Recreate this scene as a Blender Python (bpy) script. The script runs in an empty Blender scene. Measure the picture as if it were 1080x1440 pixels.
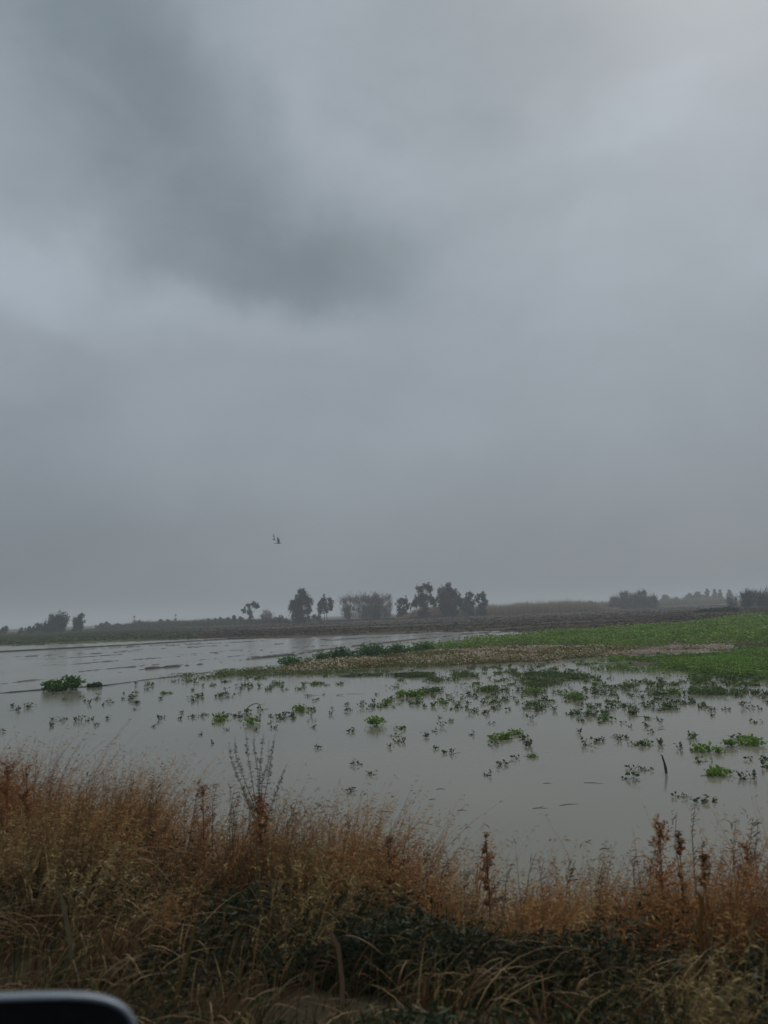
import bpy, math, random
import numpy as np
from mathutils import Vector, Matrix, Euler
R = math.radians
random.seed(7); rng = np.random.default_rng(11)
sc = bpy.context.scene
col = sc.collection

# ------------------------------------------------------------------ camera
FPX, CAMZ, PITCH, ROLL = 1040.0, 2.4, R(7.8), R(-2.2)
cd = bpy.data.cameras.new('camera'); cam = bpy.data.objects.new('camera', cd); col.objects.link(cam)
cd.sensor_fit = 'VERTICAL'; cd.sensor_height = 36.0; cd.lens = 36.0*FPX/1440.0
cd.clip_start = 0.05; cd.clip_end = 9000
cd.dof.use_dof = True; cd.dof.focus_distance = 45.0; cd.dof.aperture_fstop = 2.8
CM = Matrix.Rotation(R(90)+PITCH, 3, 'X') @ Matrix.Rotation(ROLL, 3, 'Z')
cam.matrix_world = Matrix.Translation((0, 0, CAMZ)) @ CM.to_4x4()
sc.camera = cam

def ray(px, py):
    return (CM @ Vector(((px-540)/FPX, (720-py)/FPX, -1))).normalized()
def at(px, py, z=0.0):                       # point of the ground under a pixel
    d = ray(px, py); k = (z-CAMZ)/d.z
    return Vector((d.x*k, d.y*k, z))
def far(px, D, z=0.0, py=866):               # point at distance D in the direction of a pixel column
    d = ray(px, py); h = math.hypot(d.x, d.y)
    return Vector((d.x/h*D, d.y/h*D, z))
def azel(px, py):
    d = ray(px, py); return math.atan2(d.x, d.y), math.asin(d.z)

# ------------------------------------------------------------------ world, sun, exposure
SUN_EL, SUN_AZ = R(52), R(35)
w = bpy.data.worlds.new("World"); sc.world = w; w.use_nodes = True
nt = w.node_tree; nt.nodes.clear(); N = nt.nodes; L = nt.links
def mth(op, a, b=None, c=None, clamp=False):
    n = N.new('ShaderNodeMath'); n.operation = op; n.use_clamp = clamp
    for i, v in enumerate((a, b, c)):
        if v is None: continue
        if isinstance(v, (int, float)): n.inputs[i].default_value = v
        else: L.new(v, n.inputs[i])
    return n.outputs[0]
def mixc(f, a, b):
    n = N.new('ShaderNodeMix'); n.data_type = 'RGBA'
    for k, v in ((0, f), (6, a), (7, b)):
        if isinstance(v, (int, float)): n.inputs[k].default_value = v
        elif isinstance(v, tuple): n.inputs[k].default_value = v
        else: L.new(v, n.inputs[k])
    return n.outputs[2]
tc = N.new('ShaderNodeTexCoord'); dirv = tc.outputs['Generated']
nz0 = N.new('ShaderNodeTexNoise'); nz0.inputs['Scale'].default_value = 3.2; nz0.inputs['Detail'].default_value = 7
nz0.inputs['Roughness'].default_value = 0.55
L.new(dirv, nz0.inputs['Vector'])
sepn = N.new('ShaderNodeSeparateColor'); L.new(nz0.outputs['Color'], sepn.inputs[0])
sep = N.new('ShaderNodeSeparateXYZ'); L.new(dirv, sep.inputs[0])
az = mth('ARCTAN2', sep.outputs[0], sep.outputs[1]); el = mth('ARCSINE', sep.outputs[2])
azw = mth('ADD', az, mth('MULTIPLY', mth('SUBTRACT', sepn.outputs[0], 0.5), 0.26))
elw = mth('ADD', el, mth('MULTIPLY', mth('SUBTRACT', sepn.outputs[1], 0.5), 0.26))
# cloud masses: (px, py, half length, half width in radians, tilt deg (image sense, + = up to the right), amplitude)
CL = [(190, 210, .34, .15, -36, -.16), (370, 320, .28, .12, -30, -.15), (510, 375, .17, .085, -6, -.15), (130, 10, .22, .09, -30, -.17), (90, 200, .16, .10, -60, -.05),
      (620, 60, .20, .11, 15, -.07), (690, 170, .06, .045, 0, -.07), (830, 90, .08, .10, 0, -.04), (20, 330, .12, .06, 0, -.04), (230, 470, .10, .035, 0, -.05),
      (100, 400, .22, .05, -14, .20), (400, 460, .16, .04, -8, .16), (60, 330, .08, .05, 0, .08), (40, 120, .10, .10, -50, .07), (40, 560, .10, .04, 40, .04),
      (985, 40, .20, .14, 25, .10), (880, 180, .11, .04, 25, .07), (520, 235, .14, .045, -30, .09), (380, 150, .10, .05, -20, .03),
      (900, 420, .40, .16, 0, .04), (780, 300, .12, .03, 10, -.05), (60, 760, .25, .16, 0, -.12), (40, 600, .12, .07, 50, -.04), (990, 320, .14, .05, 10, -.04)]
acc = None
for (px, py, a, b, tilt, amp) in CL:
    A, E = azel(px, py); t = R(tilt)
    dx = mth('SUBTRACT', azw, A); dy = mth('SUBTRACT', elw, E)
    u = mth('ADD', mth('MULTIPLY', dx, math.cos(t)/a), mth('MULTIPLY', dy, math.sin(t)/a))
    v = mth('ADD', mth('MULTIPLY', dx, -math.sin(t)/b), mth('MULTIPLY', dy, math.cos(t)/b))
    r2 = mth('ADD', mth('MULTIPLY', u, u), mth('MULTIPLY', v, v))
    g = mth('MULTIPLY', mth('EXPONENT', mth('MULTIPLY', mth('POWER', r2, 1.5), -1.0)), amp)
    acc = g if acc is None else mth('ADD', acc, g)
nz = N.new('ShaderNodeTexNoise'); nz.inputs['Scale'].default_value = 2.1; nz.inputs['Detail'].default_value = 6
nz.inputs['Roughness'].default_value = 0.5; nz.inputs['Distortion'].default_value = 0.4
mp = N.new('ShaderNodeMapping'); mp.inputs['Scale'].default_value = (1, 1, 2.2); L.new(dirv, mp.inputs[0]); L.new(mp.outputs[0], nz.inputs['Vector'])
acc = mth('ADD', acc, mth('MULTIPLY', mth('SUBTRACT', nz.outputs[0], 0.5), 0.26))
nzf = N.new('ShaderNodeTexNoise'); nzf.inputs['Scale'].default_value = 5.5; nzf.inputs['Detail'].default_value = 9; nzf.inputs['Roughness'].default_value = .6; nzf.inputs['Distortion'].default_value = .8
mpf = N.new('ShaderNodeMapping'); mpf.inputs['Rotation'].default_value = (0, R(35), 0); mpf.inputs['Scale'].default_value = (1, 1, 2.0); L.new(dirv, mpf.inputs[0]); L.new(mpf.outputs[0], nzf.inputs['Vector'])
acc = mth('ADD', acc, mth('MULTIPLY', mth('SUBTRACT', sepn.outputs[2], 0.5), 0.30))
acc = mth('ADD', acc, mth('MULTIPLY', mth('SUBTRACT', nzf.outputs[0], 0.5), mth('MULTIPLY', mth('SMOOTH_MIN', el, .5, .2), .46)))
# vertical profile of an overcast sky: darker towards the horizon
ramp = N.new('ShaderNodeValToRGB'); L.new(mth('DIVIDE', el, R(90), clamp=True), ramp.inputs[0])
cr = ramp.color_ramp; cr.interpolation = 'EASE'
stops = [(0.0, (.190, .217, .240)), (.06, (.215, .243, .270)), (.16, (.262, .297, .332)), (.30, (.302, .346, .382)), (.55, (.305, .352, .388)), (1, (.37, .41, .43))]
while len(cr.elements) < len(stops): cr.elements.new(.5)
for e, (p, c) in zip(cr.elements, stops): e.position = p; e.color = (c[0], c[1], c[2], 1)
vm = N.new('ShaderNodeVectorMath'); vm.operation = 'SCALE'; L.new(ramp.outputs[0], vm.inputs[0])
L.new(mth('MULTIPLY', mth('ADD', 1.0, acc), 10.0), vm.inputs[3])
# darker cloud is bluer-green, as in the photo
tint = mixc(mth('MULTIPLY', acc, -1.6, clamp=True), (1, 1, 1, 1), (.88, .99, 1.0, 1))
tint = mixc(mth('MULTIPLY', acc, 3.0, clamp=True), tint, (.985, .99, 1.015, 1))
mul = N.new('ShaderNodeVectorMath'); mul.operation = 'MULTIPLY'; L.new(vm.outputs[0], mul.inputs[0]); L.new(tint, mul.inputs[1])
sky = N.new('ShaderNodeTexSky'); sky.sky_type = 'NISHITA'; sky.sun_disc = False
sky.sun_elevation = SUN_EL; sky.sun_rotation = SUN_AZ; sky.dust_density = 4; sky.air_density = 1
cloudy = mixc(0.94, sky.outputs[0], mul.outputs[0])
bg = N.new('ShaderNodeBackground'); bg.inputs[1].default_value = 0.1; L.new(cloudy, bg.inputs[0])
wo = N.new('ShaderNodeOutputWorld'); L.new(bg.outputs[0], wo.inputs[0])
sd = bpy.data.lights.new('sun', 'SUN'); sd.energy = 1.25; sd.angle = R(35); sd.color = (1, .97, .92)
so = bpy.data.objects.new('sun', sd); col.objects.link(so); so.location = (20, -20, 60)
sv = Vector((math.sin(SUN_AZ)*math.cos(SUN_EL), math.cos(SUN_AZ)*math.cos(SUN_EL), math.sin(SUN_EL)))
so.rotation_euler = sv.to_track_quat('Z', 'Y').to_euler()
vs = sc.view_settings; vs.view_transform = 'Standard'; vs.look = 'None'; vs.gamma = 1; vs.exposure = 0.08
sc.cycles.use_denoising = True
sc.cycles.volume_bounces = 1; sc.cycles.max_bounces = 6; sc.cycles.diffuse_bounces = 3

# ------------------------------------------------------------------ helpers
def tag(o, label=None, cat=None, group=None, kind=None):
    if label: o['label'] = label
    if cat: o['category'] = cat
    if group: o['group'] = group
    if kind: o['kind'] = kind
    return o
def empty(name, loc, label, cat, group=None, rz=0):
    o = bpy.data.objects.new(name, None); o.empty_display_size = .2; col.objects.link(o); o.location = loc; o.rotation_euler.z = rz
    return tag(o, label, cat, group)
def build(name, V, F, mat, colors=None, parent=None, smooth=False):
    V = np.asarray(V, dtype=np.float32).reshape(-1, 3); me = bpy.data.meshes.new(name)
    if isinstance(F, np.ndarray):
        nf, k = F.shape
        me.vertices.add(len(V)); me.vertices.foreach_set('co', V.ravel())
        me.loops.add(nf*k); me.loops.foreach_set('vertex_index', F.astype(np.int32).ravel())
        me.polygons.add(nf); me.polygons.foreach_set('loop_start', np.arange(0, nf*k, k, dtype=np.int32))
        me.polygons.foreach_set('loop_total', np.full(nf, k, dtype=np.int32))
        me.update(calc_edges=True); me.validate()
    else:
        me.from_pydata([tuple(v) for v in V], [], F); me.update()
    if colors is not None:
        C4 = np.ones((len(V), 4), dtype=np.float32); C4[:, :3] = colors
        a = me.color_attributes.new('tone', 'FLOAT_COLOR', 'POINT'); a.data.foreach_set('color', C4.ravel())
    if smooth: me.polygons.foreach_set('use_smooth', np.ones(len(me.polygons), dtype=bool))
    me.materials.append(mat)
    o = bpy.data.objects.new(name, me); col.objects.link(o)
    if parent: o.parent = parent
    return o

def new_mat(name, rough=.8, spec=.3):
    m = bpy.data.materials.new(name); m.use_nodes = True
    b = m.node_tree.nodes['Principled BSDF']; b.inputs['Roughness'].default_value = rough
    b.inputs['Specular IOR Level'].default_value = spec
    return m, m.node_tree, b
def mat_noise(name, c1, c2, scale=8, rough=.8, spec=.3, bump=0, bscale=None, coords='Object', detail=6):
    m, t, b = new_mat(name, rough, spec)
    tcn = t.nodes.new('ShaderNodeTexCoord'); n = t.nodes.new('ShaderNodeTexNoise'); n.inputs['Scale'].default_value = scale; n.inputs['Detail'].default_value = detail
    t.links.new(tcn.outputs[coords], n.inputs['Vector'])
    r = t.nodes.new('ShaderNodeValToRGB'); r.color_ramp.elements[0].position = .35; r.color_ramp.elements[1].position = .65
    r.color_ramp.elements[0].color = (*c1, 1); r.color_ramp.elements[1].color = (*c2, 1)
    t.links.new(n.outputs[0], r.inputs[0]); t.links.new(r.outputs[0], b.inputs['Base Color'])
    if bump:
        n2 = t.nodes.new('ShaderNodeTexNoise'); n2.inputs['Scale'].default_value = bscale or scale*3; n2.inputs['Detail'].default_value = 5
        t.links.new(tcn.outputs[coords], n2.inputs['Vector'])
        bp = t.nodes.new('ShaderNodeBump'); bp.inputs['Strength'].default_value = bump; bp.inputs['Distance'].default_value = .05
        t.links.new(n2.outputs[0], bp.inputs['Height']); t.links.new(bp.outputs[0], b.inputs['Normal'])
    return m
def mat_tone(name, rough=.75, spec=.25, transl=.25, nscale=30, gain=1.0):       # own colour of every leaf or blade, stored per blade
    m, t, b = new_mat(name, rough, spec)
    a = t.nodes.new('ShaderNodeAttribute'); a.attribute_name = 'tone'
    n = t.nodes.new('ShaderNodeTexNoise'); n.inputs['Scale'].default_value = nscale
    tcn = t.nodes.new('ShaderNodeTexCoord'); t.links.new(tcn.outputs['Object'], n.inputs['Vector'])
    mr = t.nodes.new('ShaderNodeMapRange'); mr.inputs[3].default_value = .65*gain; mr.inputs[4].default_value = 1.35*gain
    t.links.new(n.outputs[0], mr.inputs[0])
    vmn = t.nodes.new('ShaderNodeVectorMath'); vmn.operation = 'SCALE'
    t.links.new(a.outputs['Color'], vmn.inputs[0]); t.links.new(mr.outputs[0], vmn.inputs[3])
    t.links.new(vmn.outputs[0], b.inputs['Base Color'])
    if transl:
        tr = t.nodes.new('ShaderNodeBsdfTranslucent'); t.links.new(vmn.outputs[0], tr.inputs[0])
        mx = t.nodes.new('ShaderNodeMixShader'); mx.inputs[0].default_value = transl
        t.links.new(b.outputs[0], mx.inputs[1]); t.links.new(tr.outputs[0], mx.inputs[2])
        t.links.new(mx.outputs[0], t.nodes['Material Output'].inputs[0])
    return m

# value noise (numpy)
_T = rng.random((256, 256))
def vnoise(x, y, s=1.0, seed=0):
    x = np.asarray(x)*s + seed*17.3; y = np.asarray(y)*s + seed*9.1
    xi = np.floor(x).astype(int); yi = np.floor(y).astype(int); fx = x-xi; fy = y-yi
    fx = fx*fx*(3-2*fx); fy = fy*fy*(3-2*fy)
    g = lambda i, j: _T[i & 255, j & 255]
    return (g(xi, yi)*(1-fx)+g(xi+1, yi)*fx)*(1-fy)+(g(xi, yi+1)*(1-fx)+g(xi+1, yi+1)*fx)*fy
def fbm(x, y, s=1.0, seed=0, o=4):
    v = 0; a = .5; tot = 0
    for k in range(o): v = v+a*vnoise(x, y, s*2**k, seed+k*3); tot += a; a *= .5
    return v/tot
def sdf(poly, X, Y):                       # signed distance to a polygon, + inside
    P = np.array(poly, float); d = np.full(X.shape, 1e9); ins = np.zeros(X.shape, bool)
    for i in range(len(P)):
        a, b = P[i], P[(i+1) % len(P)]; e = b-a
        t = np.clip(((X-a[0])*e[0]+(Y-a[1])*e[1])/(e@e+1e-12), 0, 1)
        d = np.minimum(d, np.hypot(X-a[0]-t*e[0], Y-a[1]-t*e[1]))
        c = ((a[1] > Y) != (b[1] > Y)) & (X < (b[0]-a[0])*(Y-a[1])/(b[1]-a[1]+1e-12)+a[0])
        ins ^= c
    return np.where(ins, d, -d)
def poly_px(pts): return [tuple(at(*p)[:2]) for p in pts]
def project(X, Y, Z):
    M = np.array(CM); v = np.stack([X, Y, Z-CAMZ], -1) @ M
    return 540+FPX*v[..., 0]/-v[..., 2], 720-FPX*v[..., 1]/-v[..., 2]

# ------------------------------------------------------------------ terrain
SA, CA = math.sin(R(27)), math.cos(R(27))       # road runs 27 degrees off the picture plane
def u_of(X, Y): return X*SA+Y*CA
def t_of(X, Y): return -X*CA+Y*SA
far_shore = [(-900, 948), (-300, 921), (0, 908), (160, 903), (320, 897), (400, 897), (480, 893.5), (620, 889), (690, 887), (790, 889), (900, 887), (1000, 880), (1080, 877), (1500, 860), (1900, 845)]
SH = np.array([at(*p)[:2] for p in far_shore])
SH = SH[np.argsort(SH[:, 0])]
P_green = poly_px([(560, 913), (640, 905), (700, 899), (800, 891), (900, 884), (1000, 876), (1080, 870), (1500, 855), (1700, 905), (1400, 925), (1080, 911), (960, 912), (900, 917), (800, 914), (700, 914), (640, 917)])
P_debris = poly_px([(385, 944), (430, 935), (520, 929), (610, 918), (700, 913), (820, 914), (900, 914), (880, 922), (760, 930), (640, 936), (560, 938), (470, 943), (420, 947)])
P_mat2 = poly_px([(760, 934), (830, 925), (930, 920), (1000, 912), (1080, 908), (1350, 930), (1350, 985), (1080, 966), (960, 962), (860, 948), (790, 946)])

def height(X, Y):
    u = u_of(X, Y); t = t_of(X, Y)
    n1 = fbm(X, Y, .12, 1); n2 = fbm(X, Y, 1.1, 5, 3)
    # flooded field
    h = np.full(X.shape, -.28)+.08*(n1-.5)
    ys = np.interp(X, SH[:, 0], SH[:, 1]); d = (Y-ys)/1.0
    land = np.clip(d/9.0, -1, 1.6)
    h = np.maximum(h, .02+land*.16+.26*(n2-.5)+.12*(n1-.5))
    for P, hh, wd in ((P_green, .06, 4.0), (P_debris, .035, 1.2), (P_mat2, -.01, 3.0)):
        s = sdf(P, X, Y); h = np.maximum(h, np.clip(s/wd, -3, 1)*.08+hh-.06+.10*(n2-.5))
    fard = np.clip((np.hypot(X, Y)-140)/200, 0, 1); h = h+fard*.35*(.6+.8*n1)
    # verge and embankment
    prof = np.interp(u, [-1e4, -8, -6.5, 2.3, 2.9, 4.3, 5.4, 6.5, 8, 1e4], [-.5, -.4, .85, .85, .80, .32, -.02, -.22, -.4, -.4])
    prof = prof+np.where((u > 2.35) & (u < 6.5), .07*(fbm(X, Y, 2.5, 8)-.5)+.05*(fbm(X, Y, .8, 3)-.5), 0)
    return np.maximum(h, prof)*np.where(u < 7.5, 0, 1)+np.where(u < 7.5, prof, 0)
def hz(x, y): return float(height(np.array([x]), np.array([y]))[0])

na, nr = 560, 620
ang = np.concatenate([np.linspace(-180, -42, 60, endpoint=False), np.linspace(-42, 42, na), np.linspace(42, 180, 60)[1:]])
rad = np.concatenate([[0.6], np.geomspace(1.2, 2400, nr)])
Ag, Rg = np.meshgrid(np.radians(ang), rad)
X = Rg*np.sin(Ag); Y = Rg*np.cos(Ag); Z = height(X, Y)
# colour of the soil and of the low grass that grows on it
mud = np.array([.060, .049, .035]); olive = np.array([.052, .070, .024]); tan = np.array([.085, .075, .050]); verge = np.array([.050, .040, .024])
PX, PY = project(X, np.maximum(Y, .5), Z)
n = fbm(X, Y, .05, 2); n3 = fbm(X, Y, .02, 9)
Dg = np.hypot(X, Y); azg = np.arctan2(X, Y)
gl = np.clip((R(-17)-azg)/R(5)+(n-.5)*2.2, 0, 1)*(Dg > 70)
fr = np.clip((Dg-300)/60+(n-.5), 0, 1)
colr = mud[None, None]*(.8+.5*n[..., None])
colr = colr*(1-gl[..., None])+olive*gl[..., None]*(.7+.7*n3[..., None])
colr = colr*(1-fr[..., None])+(tan*.8+olive*.2)*fr[..., None]
vg = np.clip((6.5-u_of(X, Y))/1, 0, 1)[..., None]; colr = colr*(1-vg)+verge*vg
nc = len(ang); i = np.arange(len(rad)-1)[:, None]*nc; j = np.arange(nc-1)[None, :]
F = np.stack([i+j, i+j+1, i+nc+j+1, i+nc+j], -1).reshape(-1, 4)[:, ::-1]
mg, t, b = new_mat('soil', .9, .06)
a = t.nodes.new('ShaderNodeAttribute'); a.attribute_name = 'tone'
tcn = t.nodes.new('ShaderNodeTexCoord')
n1 = t.nodes.new('ShaderNodeTexNoise'); n1.inputs['Scale'].default_value = .9; n1.inputs['Detail'].default_value = 12; n1.inputs['Roughness'].default_value = .65; t.links.new(tcn.outputs['Object'], n1.inputs['Vector'])
mpg = t.nodes.new('ShaderNodeMapping'); mpg.inputs['Scale'].default_value = (.02, .22, 1); mpg.inputs['Rotation'].default_value = (0, 0, R(6)); t.links.new(tcn.outputs['Object'], mpg.inputs[0])
n4 = t.nodes.new('ShaderNodeTexNoise'); n4.inputs['Scale'].default_value = 1.0; n4.inputs['Detail'].default_value = 5; t.links.new(mpg.outputs[0], n4.inputs['Vector'])
m1 = t.nodes.new('ShaderNodeMapRange'); m1.inputs[3].default_value = .5; m1.inputs[4].default_value = 1.5; t.links.new(n1.outputs[0], m1.inputs[0])
m2 = t.nodes.new('ShaderNodeMapRange'); m2.inputs[1].default_value = .3; m2.inputs[2].default_value = .7; m2.inputs[3].default_value = .35; m2.inputs[4].default_value = 1.65; t.links.new(n4.outputs[0], m2.inputs[0])
mm = t.nodes.new('ShaderNodeMath'); mm.operation = 'MULTIPLY'; t.links.new(m1.outputs[0], mm.inputs[0]); t.links.new(m2.outputs[0], mm.inputs[1])
v1 = t.nodes.new('ShaderNodeVectorMath'); v1.operation = 'SCALE'; t.links.new(a.outputs['Color'], v1.inputs[0]); t.links.new(mm.outputs[0], v1.inputs[3]); t.links.new(v1.outputs[0], b.inputs['Base Color'])
bp = t.nodes.new('ShaderNodeBump'); bp.inputs['Strength'].default_value = .6; bp.inputs['Distance'].default_value = .15; t.links.new(n1.outputs[0], bp.inputs['Height']); t.links.new(bp.outputs[0], b.inputs['Normal'])
ground = build('ground', np.stack([X, Y, Z], -1), F, mg, colr.reshape(-1, 3), smooth=True); tag(ground, kind='structure')

# furrow ridges of turned soil that break the water in dashes
def ridge(pts, hgt, wid, cut, seed, step=.2, brk=0.0, jag=3.0):
    wid *= .5; P = [at(*p) for p in pts]; line = []
    for a_, b_ in zip(P, P[1:]):
        k = max(2, int((b_-a_).length/step)); line += [a_.lerp(b_, q/k) for q in range(k)]
    A = np.array([tuple(v) for v in line]); A[:, :2] += (np.stack([fbm(A[:, 0], A[:, 1], .25, seed), fbm(A[:, 0], A[:, 1], .25, seed+7)], -1)-.5)*wid*1.6
    d = np.gradient(A[:, :2], axis=0); d /= np.linalg.norm(d, axis=1)[:, None]+1e-9; nn = np.stack([-d[:, 1], d[:, 0]], -1)
    q = fbm(A[:, 0], A[:, 1], .13, seed+2, 2)*.45+fbm(A[:, 0], A[:, 1], 1.7, seed+4, 3)*.55
    z = (q-cut-brk)*hgt*6.0; z = z+(vnoise(A[:, 0], A[:, 1], 2.1, seed)-.55)*hgt*jag+(vnoise(A[:, 0], A[:, 1], 5, seed+1)-.5)*hgt*1.4; z = np.clip(z, -.12, hgt)
    wv = wid*(.6+.8*fbm(A[:, 0], A[:, 1], 1.0, seed+3))
    rows = []
    for o, k in ((-1, None), (-.5, .45), (-.1, .95), (.15, 1), (.55, .4), (1, None)):
        zz = np.full(len(z), -.15) if k is None else np.where(z > 0, z*k, z)+(fbm(A[:, 0]+o*9, A[:, 1], 3, seed)-.5)*.04
        rows.append(np.stack([A[:, 0]+nn[:, 0]*wv*o, A[:, 1]+nn[:, 1]*wv*o, zz], -1))
    V = np.stack(rows, 1).reshape(-1, 3); n_ = len(A); r = 6
    ii = np.arange(n_-1)[:, None]*r; jj = np.arange(r-1)[None]
    F = np.stack([ii+jj, ii+r+jj, ii+r+jj+1, ii+jj+1], -1).reshape(-1, 4)
    return V, F
m_mud = mat_noise('wet_soil', (.018, .017, .014), (.038, .034, .028), 3, .6, .4, .6, 6)
RID = [([(-260, 933), (0, 917), (160, 908.5), (320, 899), (430, 895), (520, 892)], .22, .55, .28),
       ([(205, 941), (300, 933), (360, 926), (420, 920), (470, 912), (580, 900), (690, 889)], .15, .5, .42),
       ([(-200, 990), (0, 975), (60, 970), (150, 964), (215, 955), (300, 945)], .09, .30, .40),
       ([(-100, 930), (120, 920), (300, 909), (460, 902), (640, 893), (720, 889)], .13, .45, .52),
       ([(60, 936), (200, 927), (330, 917), (470, 907), (600, 897), (720, 891)], .12, .5, .54),
       ([(-100, 972), (0, 962), (80, 957), (150, 948), (260, 934)], .07, .3, .50),
       ([(100, 945), (190, 938), (300, 926), (420, 913), (560, 901), (700, 893)], .1, .4, .54),
       ([(0, 925), (200, 914), (350, 906), (520, 897), (660, 890)], .12, .5, .52),
       ([(440, 900), (520, 897), (600, 893), (700, 889), (760, 889)], .16, .7, .44),
       ([(500, 908), (580, 903), (650, 897), (740, 892)], .14, .5, .46),
       ([(560, 895), (640, 892), (740, 888), (850, 887)], .16, .6, .44)]
rr = random.Random(4)
for k in range(26):      # short broken clods of soil between the furrows
    f_ = rr.random(); x0 = rr.uniform(-40, 640); ln = rr.uniform(30, 150)
    yy = lambda x: (917-.047*x)*(1-f_)+(968-.118*x)*f_ if x < 420 else (917-.047*x)*(1-f_)+(918.4-.11*(x-420))*f_
    RID.append(([(x0, yy(x0)), (x0+ln*.5, yy(x0+ln*.5)), (x0+ln, yy(x0+ln))], rr.uniform(.07, .13), .4, .45))
for k, (pts, h_, w_, cut) in enumerate(RID):
    V, Fq = ridge(pts, h_*(.55 if k == 0 else .7 if k == 1 else .36), w_*.45, cut, 30+k*5, step=.12, brk=(-.14, -.04, -.08)[k] if k < 3 else .02, jag=(.3, 1.2, .7)[k] if k < 3 else 2.0); tag(build('mud_ridge', V, Fq, m_mud), kind='structure')

# water
mw, t, b = new_mat('flood_water', .13, .5); b.inputs['IOR'].default_value = 1.33
tcn = t.nodes.new('ShaderNodeTexCoord')
nw = t.nodes.new('ShaderNodeTexNoise'); nw.inputs['Scale'].default_value = .07; nw.inputs['Detail'].default_value = 4; t.links.new(tcn.outputs['Object'], nw.inputs['Vector'])
rw = t.nodes.new('ShaderNodeValToRGB'); rw.color_ramp.elements[0].color = (.140, .134, .104, 1); rw.color_ramp.elements[1].color = (.215, .200, .158, 1); rw.color_ramp.elements[0].position = .35; rw.color_ramp.elements[1].position = .65
t.links.new(nw.outputs[0], rw.inputs[0]); t.links.new(rw.outputs[0], b.inputs['Base Color'])
mpw = t.nodes.new('ShaderNodeMapping'); mpw.inputs['Scale'].default_value = (1, 2.2, 1); t.links.new(tcn.outputs['Object'], mpw.inputs[0])
nb = t.nodes.new('ShaderNodeTexNoise'); nb.inputs['Scale'].default_value = 3.0; nb.inputs['Detail'].default_value = 4; t.links.new(mpw.outputs[0], nb.inputs['Vector'])
nb2 = t.nodes.new('ShaderNodeTexNoise'); nb2.inputs['Scale'].default_value = .25; nb2.inputs['Detail'].default_value = 3; t.links.new(tcn.outputs['Object'], nb2.inputs['Vector'])
mrb = t.nodes.new('ShaderNodeMapRange'); mrb.inputs[1].default_value = .4; mrb.inputs[2].default_value = .65; mrb.inputs[3].default_value = .04; mrb.inputs[4].default_value = .5; t.links.new(nb2.outputs[0], mrb.inputs[0])
bw = t.nodes.new('ShaderNodeBump'); bw.inputs['Distance'].default_value = .012; t.links.new(mrb.outputs[0], bw.inputs['Strength']); t.links.new(nb.outputs[0], bw.inputs['Height']); t.links.new(bw.outputs[0], b.inputs['Normal'])
q = [(-700, 300), (-180, 85), (-4.0, 5.2), (40, -17), (260, -130), (700, 300)]
wp = [(-900, -0), (-900, 420), (900, 420), (900, -440)]
def upt(u, t_): return (u*SA-t_*CA, u*CA+t_*SA)
wv = [upt(4.6, -600), upt(4.6, 900), (-700, 330), (700, 330)]
water = build('water', [(*p, 0) for p in (upt(4.6, -420), (700, 330), (-700, 330), upt(4.6, 420))], [(0, 1, 2, 3)], mw); tag(water, kind='structure')
# asphalt road the car stands on
ma = mat_noise('asphalt', (.035, .035, .037), (.06, .06, .06), 40, .8, .3, .4, 120)
V = []; T = np.linspace(-150, 200, 60)
for tt in T: V += [(*upt(-5.2, tt), .856), (*upt(1.55, tt), .856)]
road = build('road', V, [(2*k, 2*k+1, 2*k+3, 2*k+2) for k in range(59)], ma); tag(road, kind='structure')
mpaint = mat_noise('road_paint', (.45, .45, .43), (.6, .6, .58), 6, .7)
V = []
for tt in T: V += [(*upt(1.25, tt), .860), (*upt(1.37, tt), .860)]
tag(build('road_marking', V, [(2*k, 2*k+1, 2*k+3, 2*k+2) for k in range(59)], mpaint), kind='structure')

# ------------------------------------------------------------------ leaf and blade generators
def leaves(C, size, rngl=rng, elong=1.6, up=0.0, fold=.25):     # folded leaf quads around centres C
    n_ = len(C); s = (size if np.ndim(size) else np.full(n_, size))[:, None]
    a_ = rngl.normal(size=(n_, 3)); a_[:, 2] = a_[:, 2]*.6+up; a_ /= np.linalg.norm(a_, axis=1)[:, None]
    b_ = np.cross(a_, rngl.normal(size=(n_, 3))); b_ /= np.linalg.norm(b_, axis=1)[:, None]; c_ = np.cross(a_, b_)
    p0 = C-a_*s*elong*.5; p2 = C+a_*s*elong*.5; p1 = C+b_*s*.5+c_*s*fold; p3 = C-b_*s*.5+c_*s*fold
    V = np.stack([p0, p1, p2, p3], 1).reshape(-1, 3); i_ = np.arange(n_)*4
    F = np.concatenate([np.stack([i_, i_+1, i_+2], -1), np.stack([i_, i_+2, i_+3], -1)])
    return V, F
def ribbons(B, Hh, lean, droop, wid, seg=5, rngl=rng, face=None):    # arching blades: base, height, lean vector xy, droop
    n_ = len(B); s = np.linspace(0, 1, seg+1)[None, :, None]
    Hh = np.asarray(Hh).reshape(-1, 1, 1); droop = np.asarray(droop).reshape(-1, 1, 1)
    lean3 = np.concatenate([lean, np.zeros((n_, 1))], 1)[:, None, :]
    up = np.array([0, 0, 1.])[None, None]
    P = B[:, None, :]+up*Hh*(s-droop*s**3)+lean3*Hh*(s**2)*.9
    yaw = rngl.uniform(0, math.pi, n_) if face is None else face
    sd_ = np.stack([np.cos(yaw), np.sin(yaw), np.zeros(n_)], -1)[:, None, :]
    wd = np.asarray(wid).reshape(-1, 1, 1)*(np.minimum(1, (1.02-s)*2.2))*.5
    V = np.stack([P-sd_*wd, P+sd_*wd], 2).reshape(-1, 3)
    k = 2*(seg+1); i_ = (np.arange(n_)*k)[:, None]+np.arange(seg)[None]*2
    F = np.stack([i_, i_+1, i_+3, i_+2], -1).reshape(-1, 4)
    return V, F, P
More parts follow.
